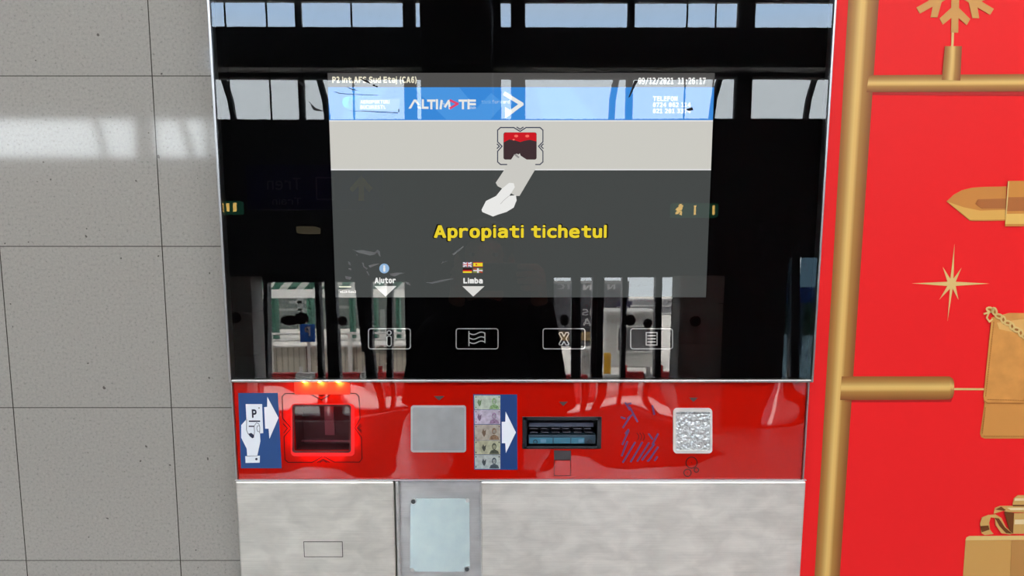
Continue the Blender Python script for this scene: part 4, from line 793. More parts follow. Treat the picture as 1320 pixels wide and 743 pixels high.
MB().px([c10(*p) for p in ((805, 520), (1500, 510), (1500, 640), (798, 640))], yc_ - 0.0006, 0.0003).build('lipstick_case_pale', ink_m('lipstick_case_pale', rgb(255, 210, 115)), ls)
MB().px([c10(*p) for p in ((830, 130), (845, 130), (815, 520), (800, 560))], yc_ - 0.0008, 0.0003).build('lipstick_rim', golds, ls)
# handbag
def c11(u, v): return 1250 + u / 3.714, 380 + v / 3.715
hb = MB().px([c11(*p) for p in ((72, 515), (50, 668), (56, 684), (72, 690), (600, 690), (600, 515))], yb_, 0.0004).build('handbag_print', ink_m('bag_gold', rgb(228, 160, 84)), adv)
MB().px([c11(*p) for p in ((105, 110), (66, 488), (70, 508), (84, 517), (600, 520), (600, 92), (190, 88))], yc_, 0.0004).build('handbag_flap_print', ink_m('bag_flap_gold', rgb(234, 166, 88), var=0.10, vscale=60), hb)
MB().px([c11(*p) for p in ((130, 135), (250, 118), (600, 112), (600, 175), (230, 185), (140, 165))], yc_ - 0.0003, 0.0003).build('handbag_sheen_print', ink_m('bag_sheen', rgb(250, 196, 118)), hb)
q = MB(); z = yc_ - 0.0003
def dash(q, a, b_, n, wd=0.0011):
    for i in range(n):
        t0, t1 = (i + 0.15) / n, (i + 0.75) / n
        q.stroke((c11(a[0] + (b_[0] - a[0]) * t0, a[1] + (b_[1] - a[1]) * t0), c11(a[0] + (b_[0] - a[0]) * t1, a[1] + (b_[1] - a[1]) * t1)), wd, z)
dash(q, (116, 130), (76, 490), 32); dash(q, (84, 503), (300, 508), 18); dash(q, (76, 540), (60, 668), 12); dash(q, (66, 678), (300, 680), 20)
q.stroke([c11(*p) for p in ((70, 510), (86, 520), (300, 522))], 0.0014, z)
q.build('stitching_print', goldd, hb)
q = MB(); q2 = MB()
for i in range(9):
    u, v = 98 + i * 21, 72 + (i * 16 if i > 1 else i * 8); a = math.radians(35 + (40 if i % 2 else -20))
    pts = [(u + 17 * math.cos(t) * math.cos(a) - 10 * math.sin(t) * math.sin(a), v + 17 * math.cos(t) * math.sin(a) + 10 * math.sin(t) * math.cos(a)) for t in [k * math.pi / 7 for k in range(14)]]
    q.stroke([c11(*p) for p in pts], 0.0022, yc_ - 0.0008, closed=True)
    q2.px([c11(*p) for p in [(u + (x - u) * 1.15 + 3, v + (y_ - v) * 1.15 + 5) for x, y_ in pts]], yc_ - 0.0004, 0.0003)
q.stroke([c11(*p) for p in ((92, 88), (82, 112), (95, 130), (108, 118))], 0.0022, yc_ - 0.0008); q.stroke([c11(*p) for p in ((70, 92), (110, 80))], 0.0024, yc_ - 0.0008)
q.build('chain_print', golds, hb); q2.build('chain_dark_print', goldd, hb)
# gift box with ribbon
def c12(u, v): return 1230 + u / 6.578, 630 + v / 6.576
gf = MB().px([c12(*p) for p in ((97, 440), (75, 743), (60, 950), (900, 950), (900, 440))], yb_, 0.0004).build('gift_box_print', ink_m('gift_gold', rgb(222, 172, 98)), adv)
MB().px([c12(*p) for p in ((488, 440), (465, 950), (900, 950), (900, 440))], yc_, 0.0003).build('gift_side_print', ink_m('gift_gold_dark', rgb(200, 148, 84)), gf)
MB().px([c12(*p) for p in ((95, 440), (105, 415), (130, 404), (900, 398), (900, 436))], yc_, 0.0003).build('gift_lid_print', golds, gf)
rb_ = MB()
rb_.px([c12(*p) for p in ((220, 300), (235, 245), (290, 225), (350, 220), (400, 250), (440, 330), (500, 385), (470, 392), (400, 380), (350, 310), (345, 250), (310, 245), (297, 290), (305, 350), (335, 388), (260, 396), (232, 380))], yc_ - 0.0003, 0.0003)
rb_.px([c12(*p) for p in ((335, 215), (345, 165), (390, 148), (900, 150), (900, 210), (450, 200), (420, 190))], yc_ - 0.0003, 0.0003)
rb_.px([c12(*p) for p in ((495, 140), (505, 85), (540, 58), (900, 55), (900, 140))], yc_ - 0.0003, 0.0003)
rb_.px([c12(*p) for p in ((510, 210), (900, 205), (900, 385), (500, 385))], yc_ - 0.0003, 0.0003)
rb_ = rb_.build('ribbon_print', ink_m('ribbon_gold', rgb(228, 184, 110)), gf)
q = MB()
q.px([c12(*p) for p in ((345, 250), (380, 255), (430, 330), (495, 385), (440, 380), (385, 320))], yc_ - 0.0006, 0.0003); q.px([c12(*p) for p in ((425, 195), (508, 208), (500, 385), (470, 360), (445, 270))], yc_ - 0.0006, 0.0003)
q.px([c12(*p) for p in ((224, 320), (290, 315), (300, 350), (235, 372))], yc_ - 0.0006, 0.0003); q.px([c12(*p) for p in ((350, 180), (400, 155), (440, 185), (420, 190))], yc_ - 0.0006, 0.0003)
q.px([c12(*p) for p in ((500, 140), (900, 140), (900, 152), (500, 152))], yc_ - 0.0006, 0.0003)
q.build('ribbon_dark_tone', goldb, rb_)
q = MB()
q.px([c12(*p) for p in ((515, 265), (900, 262), (900, 300), (512, 305))], yc_ - 0.0006, 0.0003); q.px([c12(*p) for p in ((450, 165), (900, 162), (900, 180), (480, 185))], yc_ - 0.0006, 0.0003); q.px([c12(*p) for p in ((515, 85), (900, 78), (900, 100), (512, 105))], yc_ - 0.0006, 0.0003)
q.build('ribbon_pale_tone', ink_m('ribbon_pale', rgb(255, 236, 190)), rb_)

# ------------------------------------------------------------------ THE HALL BEHIND THE CAMERA (seen in the glass)
# automatic glass doors
tinted = thin_glass('tinted_door_glass', 1.25, tint=(0.28, 0.36, 0.41))
def doorset(px0, px1, top, posts, label, glass=None):
    a, b_ = hx(px0), hx(px1); zt = hz(top)
    d = empty('glass_doors', ((a + b_) / 2, -YB - 0.1, 0), label, 'glass doors')
    f = MB(); f.box((a, -YB - 0.2, zt - 0.05), (b_, -YB - 0.05, zt)); f.box((a, -YB - 0.2, 0), (b_, -YB - 0.05, 0.05))
    f.build('door_frame', dark, d)
    for p_ in posts:
        v0, v1 = (p_[4], p_[5]) if len(p_) > 4 else (top, 539)
        q_ = [mir(u, v, YB) for u, v in ((p_[0], v0), (p_[1], v0), (p_[3], v1), (p_[2], v1))]
        MB().prism([(p.x, -YB - 0.19, max(0.05, min(zt - 0.05, p.z))) for p in q_], (0, 0.13, 0)).build('door_post', dark, d)
    us = [px0] + [u for p in posts if len(p) == 4 for u in p[:2]] + [px1]
    g = MB()
    for u0, u1 in zip(us[::2], us[1::2]):
        if u1 - u0 > 3: g.box((hx(u0), -YB - 0.13, 0.05), (hx(u1), -YB - 0.12, zt - 0.05))
    g.build('door_glass', glass or pane, d)
    return d
d1 = doorset(334, 522, 358, [(335.5, 341, 340, 345), (402.5, 408, 411, 417), (415, 429, 424, 440), (497, 504, 497, 504), (455, 476, 465, 479, 358, 455), (468, 480, 476, 487, 455, 539)], 'dark framed glass doors left of the black column, reflected in the machine glass')
d2 = doorset(714, 868, 352, [(738, 750, 738, 750), (766, 772, 762, 768), (773, 781, 769, 777), (805, 811, 801, 807), (848, 856, 845, 853)], 'dark framed glass doors in front of the white kiosk, reflected in the machine glass')
d3 = doorset(1012, 1056, 326, [(1023, 1034, 1021, 1032)], 'narrow glass door reflected at the far edge of the glass near the red panel', glass=tinted)
maroon = mat('sticker_maroon', (0.05, 0.012, 0.012), 0.6)
for nm_, (x0_, x1_), lb_ in (('left', (hx(310), hx(528)), 'dark entrance mat inside the glass doors left of the black column'), ('right', (hx(700), hx(880)), 'dark entrance mat inside the glass doors facing the white kiosk')):
    tag(MB().box((x0_, -6.9, 0.0), (x1_, -5.1, 0.012), 0.004).build('door_mat', mat('dark_mat', (0.02, 0.02, 0.022), 0.9, spec=0.1), None), lb_, 'door mat')
def marker(u, v, rx, rz, par):
    c = mir(u, v, YB - 0.0); q = MB(); n = 20
    sx, sz = rx / F_PX * 7.93, rz / F_PX * 7.93
    q.prism([(c.x + sx * math.cos(2 * math.pi * k / n), -YB - 0.118, c.z + sz * math.sin(2 * math.pi * k / n)) for k in range(n)], (0, 0.004, 0)); q.build('safety_marker', maroon, par)
for u, v, rx, rz in ((369, 413.5, 12, 6.5), (384, 411, 9.5, 8), (438, 415, 6.5, 6.5)): marker(u, v, rx, rz, d1)
for u, v, rx, rz in ((729, 414, 6, 8), (815.5, 414.5, 7, 7.5), (838.5, 419, 6, 6.5)): marker(u, v, rx, rz, d2)

# round wall fixtures on the stone piers
for (u, v), lb_ in (((896, 415), 'round dark red wall fixture on the stone pier beside the glass doors'), ((304, 409), 'round dark wall fixture on the narrow stone pier at the left edge of the glass')):
    c = mir(u, v, 6.6); e = empty('wall_fixture', (c.x, -6.6, c.z), lb_, 'wall fixture')
    q = MB(); q.tube(((c.x, -6.605, c.z), (c.x, -6.57, c.z)), 0.055, 20); q.build('fixture_body', maroon, e)
    q = MB(); q.tube(((c.x, -6.57, c.z), (c.x, -6.562, c.z)), 0.03, 16); q.build('fixture_face', mat('fixture_face_dark', (0.03, 0.012, 0.012), 0.4), e)
# hanging signs
def hang(name, u0, v0, u1, v1, Y, label, cat, m, group=None):
    a, b_ = mir(u0, v1, Y), mir(u1, v0, Y)
    e = empty(name, ((a.x + b_.x) / 2, -Y, a.z), label, cat, group)
    MB().box((a.x, -Y - 0.08, a.z), (b_.x, -Y, b_.z), 0.008).build('sign_box', m, e)
    q = MB()
    for x in (a.x * 0.8 + b_.x * 0.2, a.x * 0.2 + b_.x * 0.8): q.tube(((x, -Y - 0.04, b_.z), (x, -Y - 0.04, 7.6)), 0.008, 8)
    q.build_each('hanger_rod', dark, e)
    return e, a, b_
bls = mat('sign_navy', (0.018, 0.022, 0.15), 0.5); wsg = mat('sign_white', (0.36, 0.34, 0.40), 0.5); ysg = mat('sign_yellow', (0.75, 0.64, 0.08), 0.5)
e, a, b_ = hang('direction_sign', 318, 212, 492, 270, 5.2, 'navy hanging sign with train text and yellow arrow, reflected in the machine glass', 'sign', bls)
def cor(u0, v0, u1, v1, Y, eps=0.004):      # lettering that faces the machine reads mirrored in the glass
    p, q = mir(u1, v1, Y), mir(u0, v0, Y); return ((p.x, 0, p.z), (q.x, 0, q.z), -Y + eps)
text('sign_text', 'Tren', wsg, e, corners=cor(343, 229, 388, 245, 5.2), bold=0.01)
text('sign_text', 'Train', wsg, e, corners=cor(350, 255, 388, 264, 5.2), bold=0.01)
q = MB(); u = [mir(*p, 5.2) for p in ((466, 226), (480, 243), (476, 248), (469, 240), (469, 259), (462, 259), (462, 240), (454, 248), (450, 243))]
q.prism([(p.x, -5.2 + 0.004, p.z) for p in u], (0, 0.003, 0)); q.build('sign_arrow', ysg, e)
q = MB(); aa, bb = mir(407, 258, 5.2), mir(430, 228, 5.2); tt = 0.012
for (x0, z0, x1, z1) in ((aa.x, aa.z, bb.x, aa.z + tt), (aa.x, bb.z - tt, bb.x, bb.z), (aa.x, aa.z, aa.x + tt, bb.z), (bb.x - tt, aa.z, bb.x, bb.z)): q.box((x0, -5.2, z0), (x1, -5.2 + 0.005, z1))
q.build('sign_frame', wsg, e)
grn = mat('exit_green', (0.01, 0.07, 0.045), 0.5, emit=(0.02, 0.16, 0.09), strength=2.0)
lit = mat('exit_lit_panel', (0.8, 0.75, 0.4), 0.5, emit=(1.0, 0.62, 0.16), strength=11)
def exit_sign(u0, v0, u1, v1, bars, man, label, Y=5.6):
    e, a, b_ = hang('exit_sign', u0, v0, u1, v1, Y, label, 'exit sign', grn)
    q = MB()
    for x0, x1 in bars:
        p, r_ = mir(x0, v1 - 3, Y), mir(x1, v0 + 3, Y); q.box((p.x, -Y, p.z), (r_.x, -Y + 0.01, r_.z))
    q.build('lit_panel', lit, e)
    if man:
        cu = (man, (v0 + v1) / 2); q = MB()
        def L(*pts): 
            P = [mir(cu[0] + x, cu[1] + z_, Y) for x, z_ in pts]; q.tube([(p.x, -Y + 0.012, p.z) for p in P], 0.012, 6)
        L((0, -3), (-1.5, 1)); L((-1.5, 1), (1.5, 3), (1, 6)); L((-1.5, 1), (-3, 3.5), (-5, 4)); L((0, -3), (3, -1)); L((0, -3), (-3, -2), (-4, 0))
        h = mir(cu[0] + 1, cu[1] - 5, Y); q.ball((h.x, -Y + 0.012, h.z), 0.02, 8); q.build('running_figure', lit, e)
    return e
exit_sign(866, 262, 926, 280, ((894, 897), (917.5, 921)), 876, 'lit green exit sign with running figure, reflected beside the edge of the display')
exit_sign(270, 259, 309, 276, ((285.5, 287.5), (292, 294.5), (300.5, 304)), None, 'lit green exit sign reflected at the left edge of the glass', 5.6)
# downlight under the soffit
p = mir(397, 297, 6.0); e = empty('downlight', (p.x, -6.0, p.z), 'small dim square lamp reflected under the navy train sign', 'lamp')
MB().box((p.x - 0.09, -6.1, p.z - 0.03), (p.x + 0.09, -5.9, p.z + 0.03), 0.01).build('lamp_panel', mat('dim_lamp_panel', (0.4, 0.36, 0.25), 0.5, emit=(1, 0.85, 0.5), strength=0.6), e)
q = MB(); q.tube(((p.x, -6.0, p.z + 0.03), (p.x, -6.0, 7.6)), 0.008, 8); q.build_each('hanger_rod', dark, e)

# outside: pavement, canopy, fence, barriers, kiosk
conc = mat('concrete_paving', (0.72, 0.70, 0.67), 0.8, var=0.1, vscale=2)
MB().box((-40, -60, -0.25), (40, -7.3, -0.02)).build('ground', conc, kind='structure')
wht = mat('white_painted_metal', (0.78, 0.78, 0.76), 0.5); redp = mat('barrier_red', (0.62, 0.03, 0.03), 0.45); grnm = mat('green_painted_steel', (0.06, 0.20, 0.14), 0.5); greyw = mat('grey_cladding', (0.12, 0.14, 0.13), 0.7)
def ob(mb_, u0, v0, u1, v1, Y, depth, bev=0.0):
    a, b_ = mir(u0, v1, Y), mir(u1, v0, Y); return mb_.box((a.x, -Y - depth, a.z), (b_.x, -Y, b_.z), bev)
# car park building with striped canopy
zg = lambda Y: -0.02
bld = empty('car_park_building', (mir(430, 400, 20).x, -20, -0.02), 'grey and green car park building outside the doors with striped canopy roof', 'building')
q = MB(); a, b_ = mir(250, 500, 22), mir(560, 383, 22); q.box((a.x, -23, -0.02), (b_.x, -22, b_.z)); q.build('facade', greyw, bld)
q = MB(); a, b_ = mir(300, 384, 17), mir(560, 373, 17); q.box((a.x, -18, a.z), (b_.x, -17, b_.z)); q.build('canopy_beam', wht, bld)
q = MB(); q2 = MB()
for k in range(26):
    u = 300 + k * 11
    t = q if k % 2 else q2
    p0, p1, p2, p3 = mir(u, 373, 17), mir(u + 11, 373, 17), mir(u + 32, 352, 17), mir(u + 21, 352, 17)
    t.prism([(p0.x, -17.2, p0.z), (p1.x, -17.2, p1.z), (p2.x, -17.0, p2.z), (p3.x, -17.0, p3.z)], (0, -0.05, 0))
q.build('canopy_stripe', wht, bld); q2.build('canopy_stripe', grnm, bld)
q = MB()
for u in (346, 351, 398, 452, 482, 512): ob(q, u, 383, u + 2.5, 470, 18, 0.3)
q.build_each('canopy_post', grnm, bld)
q = MB()
for u, v, w_, h in ((372, 388, 30, 3), (352, 398, 40, 2.5), (430, 395, 40, 3), (384, 376, 4, 50), (470, 402, 10, 2), (490, 400, 4, 30)): ob(q, u, v, u + w_, v + h, 19, 0.2)
q.build_each('facade_strip', mat('pale_concrete', (0.30, 0.32, 0.31), 0.7), bld)
# fence
a, b_ = mir(335, 478, 11), mir(525, 445, 11)
fe = empty('fence', ((a.x + b_.x) / 2, -11, -0.02), 'low cream panel fence with rails outside the left doors', 'fence')
MB().box((a.x, -11.03, -0.02), (b_.x, -11, b_.z)).build('panel', mat('cream_sheet', (0.62, 0.58, 0.50), 0.6), fe)
q = MB(); x = a.x
while x < b_.x: q.box((x, -11.0, 0.0), (x + 0.015, -10.985, b_.z)); x += 0.095
q.build('panel_rib', mat('cream_shadow_rib', (0.40, 0.37, 0.32), 0.6), fe)
for v in (430, 438, 446):
    p, r_ = mir(335, v, 11), mir(525, v, 11); MB().tube(((p.x, -10.95, p.z), (r_.x, -10.95, r_.z)), 0.02, 8).build('rail', wht, fe)
for u in (350, 452, 475):
    p = mir(u, 428, 11); MB().box((p.x - 0.03, -10.96, -0.02), (p.x + 0.03, -10.9, p.z)).build('post', wht, fe)
for u in (413, 490): p = mir(u - 15, 446, 11); MB().box((p.x - 0.02, -10.94, -0.02), (p.x + 0.02, -10.9, p.z)).build('post', mat('brown_post', (0.12, 0.06, 0.05), 0.6), fe)
# barriers
def barrier(u0, u1, Y, m, label, v=481):
    a, b_ = mir(u0, v, Y), mir(u1, v, Y); zt = a.z
    e = empty('road_barrier', ((a.x + b_.x) / 2, -Y, -0.02), label, 'road barrier', )
    q = MB()
    prof = [(-0.22, -0.02), (0.22, -0.02), (0.20, 0.10), (0.09, 0.2), (0.07, zt), (-0.07, zt), (-0.09, 0.2), (-0.20, 0.10)]
    q.prism([(a.x, -Y + y_, z_) for y_, z_ in prof], (b_.x - a.x, 0, 0)); q.build('barrier_body', m, e)
    q = MB(); q.tube(((a.x + 0.06, -Y, zt - 0.02), (a.x + 0.06, -Y, zt + 0.09)), 0.03, 8); q.build('coupling_pin', m, e)
    return e
wb = mat('barrier_white', (0.80, 0.79, 0.77), 0.45)
barrier(335, 382, 9.3, redp, 'red road barrier outside the left doors, nearest the stone pier'); barrier(383, 408, 9.3, wb, 'white road barrier between two red ones outside the left doors')
barrier(409, 464, 9.3, redp, 'red road barrier behind the slanting door posts of the left doors'); barrier(466, 484, 9.3, wb, 'white road barrier beside the dark slab, outside the left doors'); barrier(485, 524, 9.3, redp, 'red road barrier next to the black column')
barrier(714, 757, 9.0, redp, 'red road barrier below the dark billboard, outside the right doors', 484); barrier(758, 800, 9.0, wb, 'white road barrier beside the yellow bollard', 484); barrier(801, 830, 9.0, redp, 'red road barrier in front of the white kiosk', 480); barrier(831, 846, 9.0, wb, 'white road barrier in front of the kiosk corner', 482); barrier(847, 870, 9.0, redp, 'red road barrier behind the last post of the right doors', 480)
# parking sign
a, b_ = mir(387, 441, 10), mir(405, 418, 10); e = empty('parking_sign', ((a.x + b_.x) / 2, -10, -0.02), 'blue square parking sign with white P, reflected behind the left doors', 'sign')
MB().box((a.x, -10.02, a.z), (b_.x, -10, b_.z), 0.004).build('sign_plate', mat('parking_blue', (0.01, 0.10, 0.42), 0.4), e)
text('sign_letter', 'P', mat('sign_pure_white', (0.85, 0.85, 0.85), 0.5), e, corners=cor(392, 421, 400, 433, 10), bold=0.04)
text('sign_caption', 'PARCARE', mat('sign_pure_white', (0.85, 0.85, 0.85), 0.5), e, corners=cor(389, 436, 403, 438.5, 10)) if False else None
MB().tube((((a.x + b_.x) / 2, -10.05, -0.02), ((a.x + b_.x) / 2, -10.05, b_.z)), 0.025, 8).build('sign_pole', wht, e)
# billboard behind the right doors
a, b_ = mir(712, 450, 16), mir(812, 366, 16); e = empty('billboard', ((a.x + b_.x) / 2, -16, -0.02), 'dark billboard with white letters behind the right doors', 'billboard')
MB().box((a.x, -16.1, a.z), (b_.x, -16, b_.z), 0.02).build('board', mat('billboard_grey', (0.05, 0.05, 0.06), 0.5), e)
MB().box((a.x, -16.05, b_.z), (b_.x, -15.98, mir(712, 362, 16).z)).build('board_header', mat('billboard_header', (0.22, 0.22, 0.22), 0.5), e)
bw = mat('billboard_white', (0.7, 0.7, 0.7), 0.5)
for s, bx in (('IS', (751, 399, 763, 407.5)), ('A', (752, 411, 763, 421)), ('N', (752, 367, 764, 374)), ('C', (719, 366, 728, 373.5)), ('I', (732, 366, 735, 373.5)), ('N', (784, 367, 794, 373.5))):
    text('board_letter', s, bw, e, corners=cor(*bx, 16, 0.01), bold=0.02)
q = MB(); ob(q, 713, 428, 734, 440, 15.98, 0.02); ob(q, 750, 429, 763, 440, 15.98, 0.02); q.build_each('board_picture', mat('billboard_tan', (0.30, 0.20, 0.09), 0.5, var=0.5, vscale=6), e)
q = MB()
for x in (a.x + 0.2, b_.x - 0.2): q.tube(((x, -16.05, -0.02), (x, -16.05, a.z)), 0.06, 8)
q.build_each('board_leg', dark, e)
a, b_ = mir(795, 402, 14), mir(816, 389, 14); e = empty('shop_sign', ((a.x + b_.x) / 2, -14, -0.02), 'dark shop sign with pale letters above the white kiosk', 'sign')
MB().box((a.x, -14.06, a.z), (b_.x, -14, b_.z), 0.01).build('sign_plate', mat('shop_sign_navy', (0.03, 0.025, 0.07), 0.5), e)
text('sign_text', 'lon', bw, e, corners=cor(795.5, 394, 815, 401, 14, 0.01), bold=0.02)
MB().tube((((a.x + b_.x) / 2, -14.05, -0.02), ((a.x + b_.x) / 2, -14.05, a.z)), 0.04, 8).build('sign_pole', dark, e)
# kiosk
a, b_ = mir(781, 492, 12), mir(848, 406, 12); e = empty('kiosk', ((a.x + b_.x) / 2, -12, -0.02), 'white ticket kiosk with grey window behind the right doors', 'kiosk')
q = MB(); q.box((a.x, -13.2, -0.02), (b_.x, -12, b_.z), 0.02); q.box((a.x - 0.05, -13.25, b_.z), (b_.x + 0.05, -11.92, b_.z + 0.06), 0.01); q.build('cabin', mat('kiosk_white', (0.50, 0.50, 0.49), 0.5), e)
q = MB(); ob(q, 796, 420, 842, 456, 11.98, 0.02); q.build('window_frame', mat('kiosk_frame', (0.72, 0.72, 0.70), 0.5), e)
q = MB(); ob(q, 799, 423, 839, 453, 11.97, 0.02); q.build('window_pane', mat('kiosk_glass', (0.13, 0.13, 0.14), 0.3), e)
q = MB(); ob(q, 798, 424, 807, 453, 11.96, 0.02); q.build('shutter', mat('kiosk_dark', (0.05, 0.05, 0.06), 0.4), e)
a, b_ = mir(778.5, 486, 10.5), mir(789, 456, 10.5); e = empty('bollard', ((a.x + b_.x) / 2, -10.5, -0.02), 'yellow bollard standing beside the white kiosk', 'bollard')
q = MB(); q.tube((((a.x + b_.x) / 2, -10.5, -0.02), ((a.x + b_.x) / 2, -10.5, b_.z - 0.02), ((a.x + b_.x) / 2, -10.5, b_.z)), [0.06, 0.06, 0.045], 14); q.build('bollard_post', mat('bollard_yellow', (0.65, 0.36, 0.02), 0.45), e)
MB().tube((((a.x + b_.x) / 2, -10.5, -0.02), ((a.x + b_.x) / 2, -10.5, 0.03)), 0.09, 14).build('base_plate', dark, e)
a, b_ = mir(750, 486, 11), mir(763, 451, 11); e = empty('utility_cabinet', ((a.x + b_.x) / 2, -11, -0.02), 'pale ribbed utility cabinet below the dark billboard', 'cabinet')
q = MB(); q.box((a.x, -11.4, -0.02), (b_.x, -11, b_.z), 0.01); q.build('cabinet_body', mat('cabinet_grey', (0.45, 0.46, 0.46), 0.5), e)
q = MB()
for k in range(5): x = a.x + (b_.x - a.x) * (k + 0.5) / 5; q.box((x - 0.006, -11, 0.1), (x + 0.006, -10.99, b_.z - 0.1))
q.build('rib', mat('cabinet_rib', (0.3, 0.3, 0.3), 0.5), e)
# far backdrop buildings
a, b_ = mir(690, 480, 30), mir(880, 388, 30); e = empty('terminal_building', ((a.x + b_.x) / 2, -30, -0.02), 'distant grey terminal building behind the white kiosk', 'building')
MB().box((a.x, -32, -0.02), (b_.x, -30, b_.z)).build('facade', mat('terminal_grey', (0.22, 0.22, 0.23), 0.7), e)
q = MB()
for v in (394, 404, 420): p, r_ = mir(690, v + 2, 30), mir(880, v, 30); q.box((p.x, -30, p.z), (r_.x, -29.95, r_.z))
q.build_each('facade_band', mat('terminal_band', (0.45, 0.45, 0.45), 0.7), e)
# far right: blue sign and hedge outside the narrow door
a, b_ = mir(1008, 391, 14), mir(1062, 371, 14); e = empty('car_park_sign', ((a.x + b_.x) / 2, -14, -0.02), 'blue car park sign with white lettering reflected near the red panel', 'sign')
MB().box((a.x, -14.1, a.z), (b_.x, -14, b_.z), 0.01).build('sign_plate', mat('car_park_sign_blue', (0.015, 0.05, 0.25), 0.5), e)
for s, bx in (('CAR PARK', (1034, 372.5, 1049, 377)), ('SHORT', (1035, 379, 1049, 383)), ('STAY', (1036, 385, 1049, 389))):
    pass
text('sign_text', 'CAR', wsg, e, corners=cor(1036, 373, 1049, 377, 14, 0.01)); 
MB().tube((((a.x + b_.x) / 2, -14.05, -0.02), ((a.x + b_.x) / 2, -14.05, a.z)), 0.05, 8).build('sign_pole', dark, e)
hed = MB(); a, b_ = mir(1000, 480, 20), mir(1070, 400, 20)
rnd = random.Random(3)
for k in range(60):
    x = rnd.uniform(a.x, b_.x); z_ = rnd.uniform(0, b_.z); hed.ball((x, -20 + rnd.uniform(-0.5, 0.5), z_), rnd.uniform(0.15, 0.4), 8)
tag(hed.build('hedge', mat('hedge_green', (0.03, 0.06, 0.03), 0.9, var=0.5, vscale=8)), 'dark green hedge outside the narrow door, below the blue sign', 'hedge')

# ------------------------------------------------------------------ THE PHOTOGRAPHER (reflected as a dark silhouette)
PXc, PYc = -0.085, -1.36
per = empty('person', (PXc, PYc, 0), 'person in dark jacket holding up a phone, reflected as a dark shape in the glass', 'person')
def skin(name, m, chains, levels=2):
    """chains: lists of (point, radius); points that coincide are shared joints"""
    vs, es, rs, idx = [], [], [], {}
    def vid(p, r):
        k = tuple(round(c, 4) for c in p)
        if k not in idx: idx[k] = len(vs); vs.append(Vector(p) - per.location); rs.append(r)
        return idx[k]
    for c in chains:
        ids = [vid(p, r) for p, r in c]
        es += list(zip(ids, ids[1:]))
    me = bpy.data.meshes.new(name); me.from_pydata(vs, es, []); o = bpy.data.objects.new(name, me); COL.objects.link(o)
    md = o.modifiers.new('skin', 'SKIN'); md.use_smooth_shade = True
    for i, sv in enumerate(me.skin_vertices[0].data):
        sv.radius = rs[i] if isinstance(rs[i], tuple) else (rs[i], rs[i]); sv.use_root = (i == 0)
    s = o.modifiers.new('sub', 'SUBSURF'); s.levels = levels; s.render_levels = levels
    ev = o.evaluated_get(bpy.context.evaluated_depsgraph_get()); m2 = bpy.data.meshes.new_from_object(ev)
    bpy.data.objects.remove(o); m2.materials.clear(); m2.materials.append(m)
    for p in m2.polygons: p.use_smooth = True
    m2.name = name; r = bpy.data.objects.new(name, m2); COL.objects.link(r); r.parent = per
    return r
X, Yp = PXc, PYc
pel, wai, che, nb = (X, Yp, 0.93), (X, Yp, 1.10), (X, Yp, 1.30), (X, Yp + 0.005, 1.46)
nk, h1, h2, h3 = (X, Yp + 0.015, 1.53), (X, Yp + 0.035, 1.60), (X, Yp + 0.03, 1.68), (X, Yp + 0.02, 1.735)
chin = (X, Yp + 0.085, 1.575); nose = (X, Yp + 0.118, 1.635)
ph_y = -0.968                                 # back of the phone; the lens looks at the machine
def arm(s):
    sh = (X + s * 0.175, Yp, 1.425); el = (X + s * 0.215, Yp + 0.10, 1.20)
    xe = -0.037 + s * 0.085; wr = (xe + s * 0.025, ph_y - 0.075, 1.545); pa = (xe + s * 0.026, ph_y - 0.042, 1.585)
    main = [(nb, 0.062), (sh, 0.052), (((sh[0] + el[0]) / 2, (sh[1] + el[1]) / 2, (sh[2] + el[2]) / 2), 0.046), (el, 0.040), (((el[0] + wr[0]) / 2, (el[1] + wr[1]) / 2, (el[2] + wr[2]) / 2), 0.036), (wr, 0.025), (pa, (0.026, 0.016))]
    fingers = []
    for i, (dz, ln) in enumerate(((0.028, 1.0), (0.009, 1.08), (-0.010, 1.0), (-0.028, 0.82))):
        k0 = (pa[0] + s * 0.004, pa[1] + 0.016, pa[2] + dz * 0.8 + 0.008)
        k1 = (xe + s * 0.016, ph_y + 0.006, 1.60 + dz); k2 = (xe - s * 0.018 * ln, ph_y + 0.0235, 1.60 + dz); k3 = (xe - s * 0.036 * ln, ph_y + 0.022, 1.60 + dz * 0.95)
        fingers.append([(pa, (0.026, 0.016)), (k0, 0.0095), (k1, 0.0088), (k2, 0.0082), (k3, 0.007)])
    t0 = (pa[0] - s * 0.012, pa[1] + 0.002, pa[2] + 0.012); t1 = (xe - s * 0.022, ph_y - 0.026, 1.590); t2 = (xe - s * 0.042, ph_y - 0.0215, 1.602)
    fingers.append([(pa, (0.026, 0.016)), (t0, 0.011), (t1, 0.0095), (t2, 0.008)])
    return main, fingers
def leg(s):
    hp = (X + s * 0.095, Yp, 0.87); kn = (X + s * 0.10, Yp + 0.02, 0.50); an = (X + s * 0.105, Yp - 0.02, 0.085); toe = (X + s * 0.12, Yp + 0.13, 0.04)
    return [(pel, 0.12), (hp, 0.085), ((hp[0], hp[1] + 0.01, 0.70), 0.072), (kn, 0.055), ((kn[0], kn[1] - 0.03, 0.34), 0.052), (an, 0.036), (toe, 0.03)]
skin_m = mat('skin', (0.42, 0.25, 0.18), 0.5); jac = mat('black_jacket', (0.012, 0.012, 0.015), 0.85, spec=0.2); tro = mat('dark_trousers', (0.015, 0.016, 0.022), 0.85, spec=0.2)
chains = [[(pel, 0.12), (wai, 0.115), (che, 0.125), (nb, 0.062), (nk, 0.052), (h1, (0.07, 0.075)), (h2, (0.078, 0.095)), (h3, (0.06, 0.075))], [(h1, (0.07, 0.075)), (chin, 0.026)], [(h2, (0.078, 0.095)), (nose, 0.011)]]
for s in (-1, 1):
    m_, f_ = arm(s); chains.append(m_); chains += f_; chains.append(leg(s))
body = skin('body', skin_m, chains)
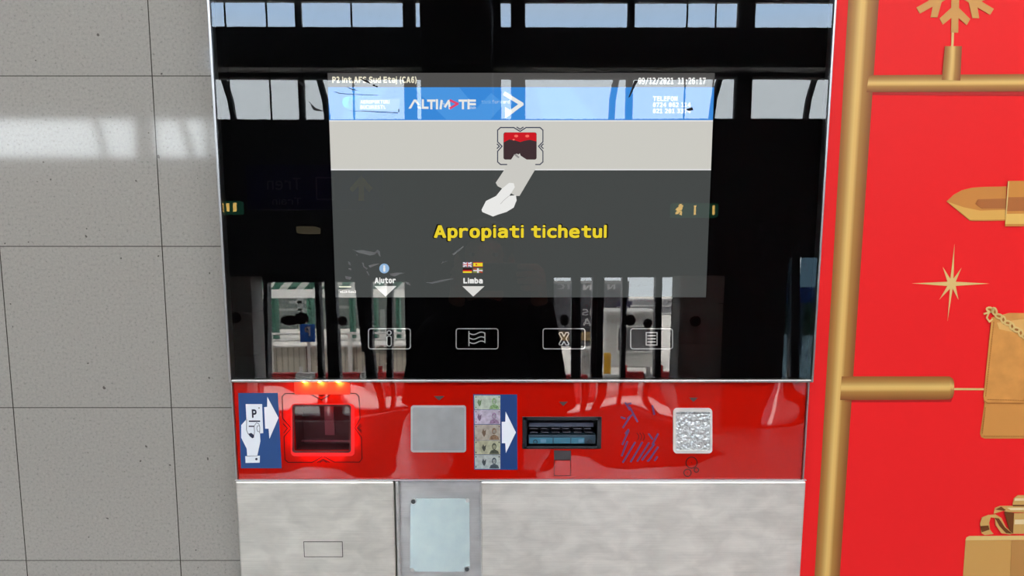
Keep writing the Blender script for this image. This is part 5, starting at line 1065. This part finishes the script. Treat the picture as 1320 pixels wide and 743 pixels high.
def fat(ch, k): return [(p, (r[0] + k, r[1] + k) if isinstance(r, tuple) else r + k) for p, r in ch]
jc = [fat([((X, Yp, 0.84), 0.135), (pel, 0.135), (wai, 0.13), (che, 0.145), (nb, 0.075), (nk, 0.064), ((X, Yp + 0.02, 1.555), 0.062)], 0.012)]
for s in (-1, 1): jc.append(fat(arm(s)[0][:6], 0.014))
skin('jacket', jac, jc)
skin('trousers', tro, [fat(leg(s)[:6], 0.014) for s in (-1, 1)])
for s in (-1, 1):
    q = MB(); ax = X + s * 0.112
    q.ball((ax, Yp + 0.05, 0.05), (0.048, 0.14, 0.05), 14); q.box((ax - 0.045, Yp - 0.085, 0.0), (ax + 0.045, Yp + 0.175, 0.022), 0.01); q.build('shoe', mat('black_shoe', (0.01, 0.01, 0.01), 0.5), per, True)
q = MB(); q.ball((X, Yp + 0.005, 1.70), (0.092, 0.105, 0.082), 20)
for v in list(q.bm.verts):
    if v.co.y > Yp + 0.055 and v.co.z < 1.715: v.co.y = Yp + 0.055; 
    if v.co.z < 1.62: v.co.z = 1.62
q.build('hair', mat('dark_hair', (0.012, 0.010, 0.008), 0.7), per, True)
for s in (-1, 1):
    e_ = MB().ball((X + s * 0.031, Yp + 0.098, 1.668), (0.014, 0.010, 0.007), 12).build('eye', mat('eye_white', (0.40, 0.38, 0.36), 0.3), per, True)
    MB().ball((X + s * 0.031, Yp + 0.1065, 1.668), (0.0055, 0.0025, 0.0055), 10).build('iris', mat('dark_hair', (0.012, 0.010, 0.008)), e_, True)
    MB().ball((X + s * 0.083, Yp + 0.025, 1.645), (0.012, 0.018, 0.03), 12).build('ear', skin_m, per, True)
MB().ball((X, Yp + 0.104, 1.598), (0.022, 0.008, 0.006), 12).build('lips', mat('lips', (0.35, 0.13, 0.11), 0.5), per, True)
# the phone, held across, just behind the lens
phn = empty('phone', (-0.037, ph_y, 1.565), 'black phone held sideways in both hands of the reflected person', 'phone')
MB().box((-0.111, ph_y, 1.565), (0.037, ph_y + 0.008, 1.637), 0.003).build('phone_body', mat('phone_black', (0.01, 0.01, 0.012), 0.4), phn)
MB().box((-0.108, ph_y - 0.0008, 1.568), (0.034, ph_y + 0.0005, 1.634)).build('phone_screen', mat('phone_screen', (0.02, 0.02, 0.02), 0.2), phn)
q = MB()
for dx, dz in ((-0.012, 0.008), (0.008, 0.008), (-0.002, -0.009)): q.tube(((0.012 + dx, ph_y + 0.008, 1.612 + dz), (0.012 + dx, ph_y + 0.0105, 1.612 + dz)), 0.006, 14)
q.build('phone_lens', mat('phone_lens', (0.005, 0.005, 0.006), 0.1), phn)
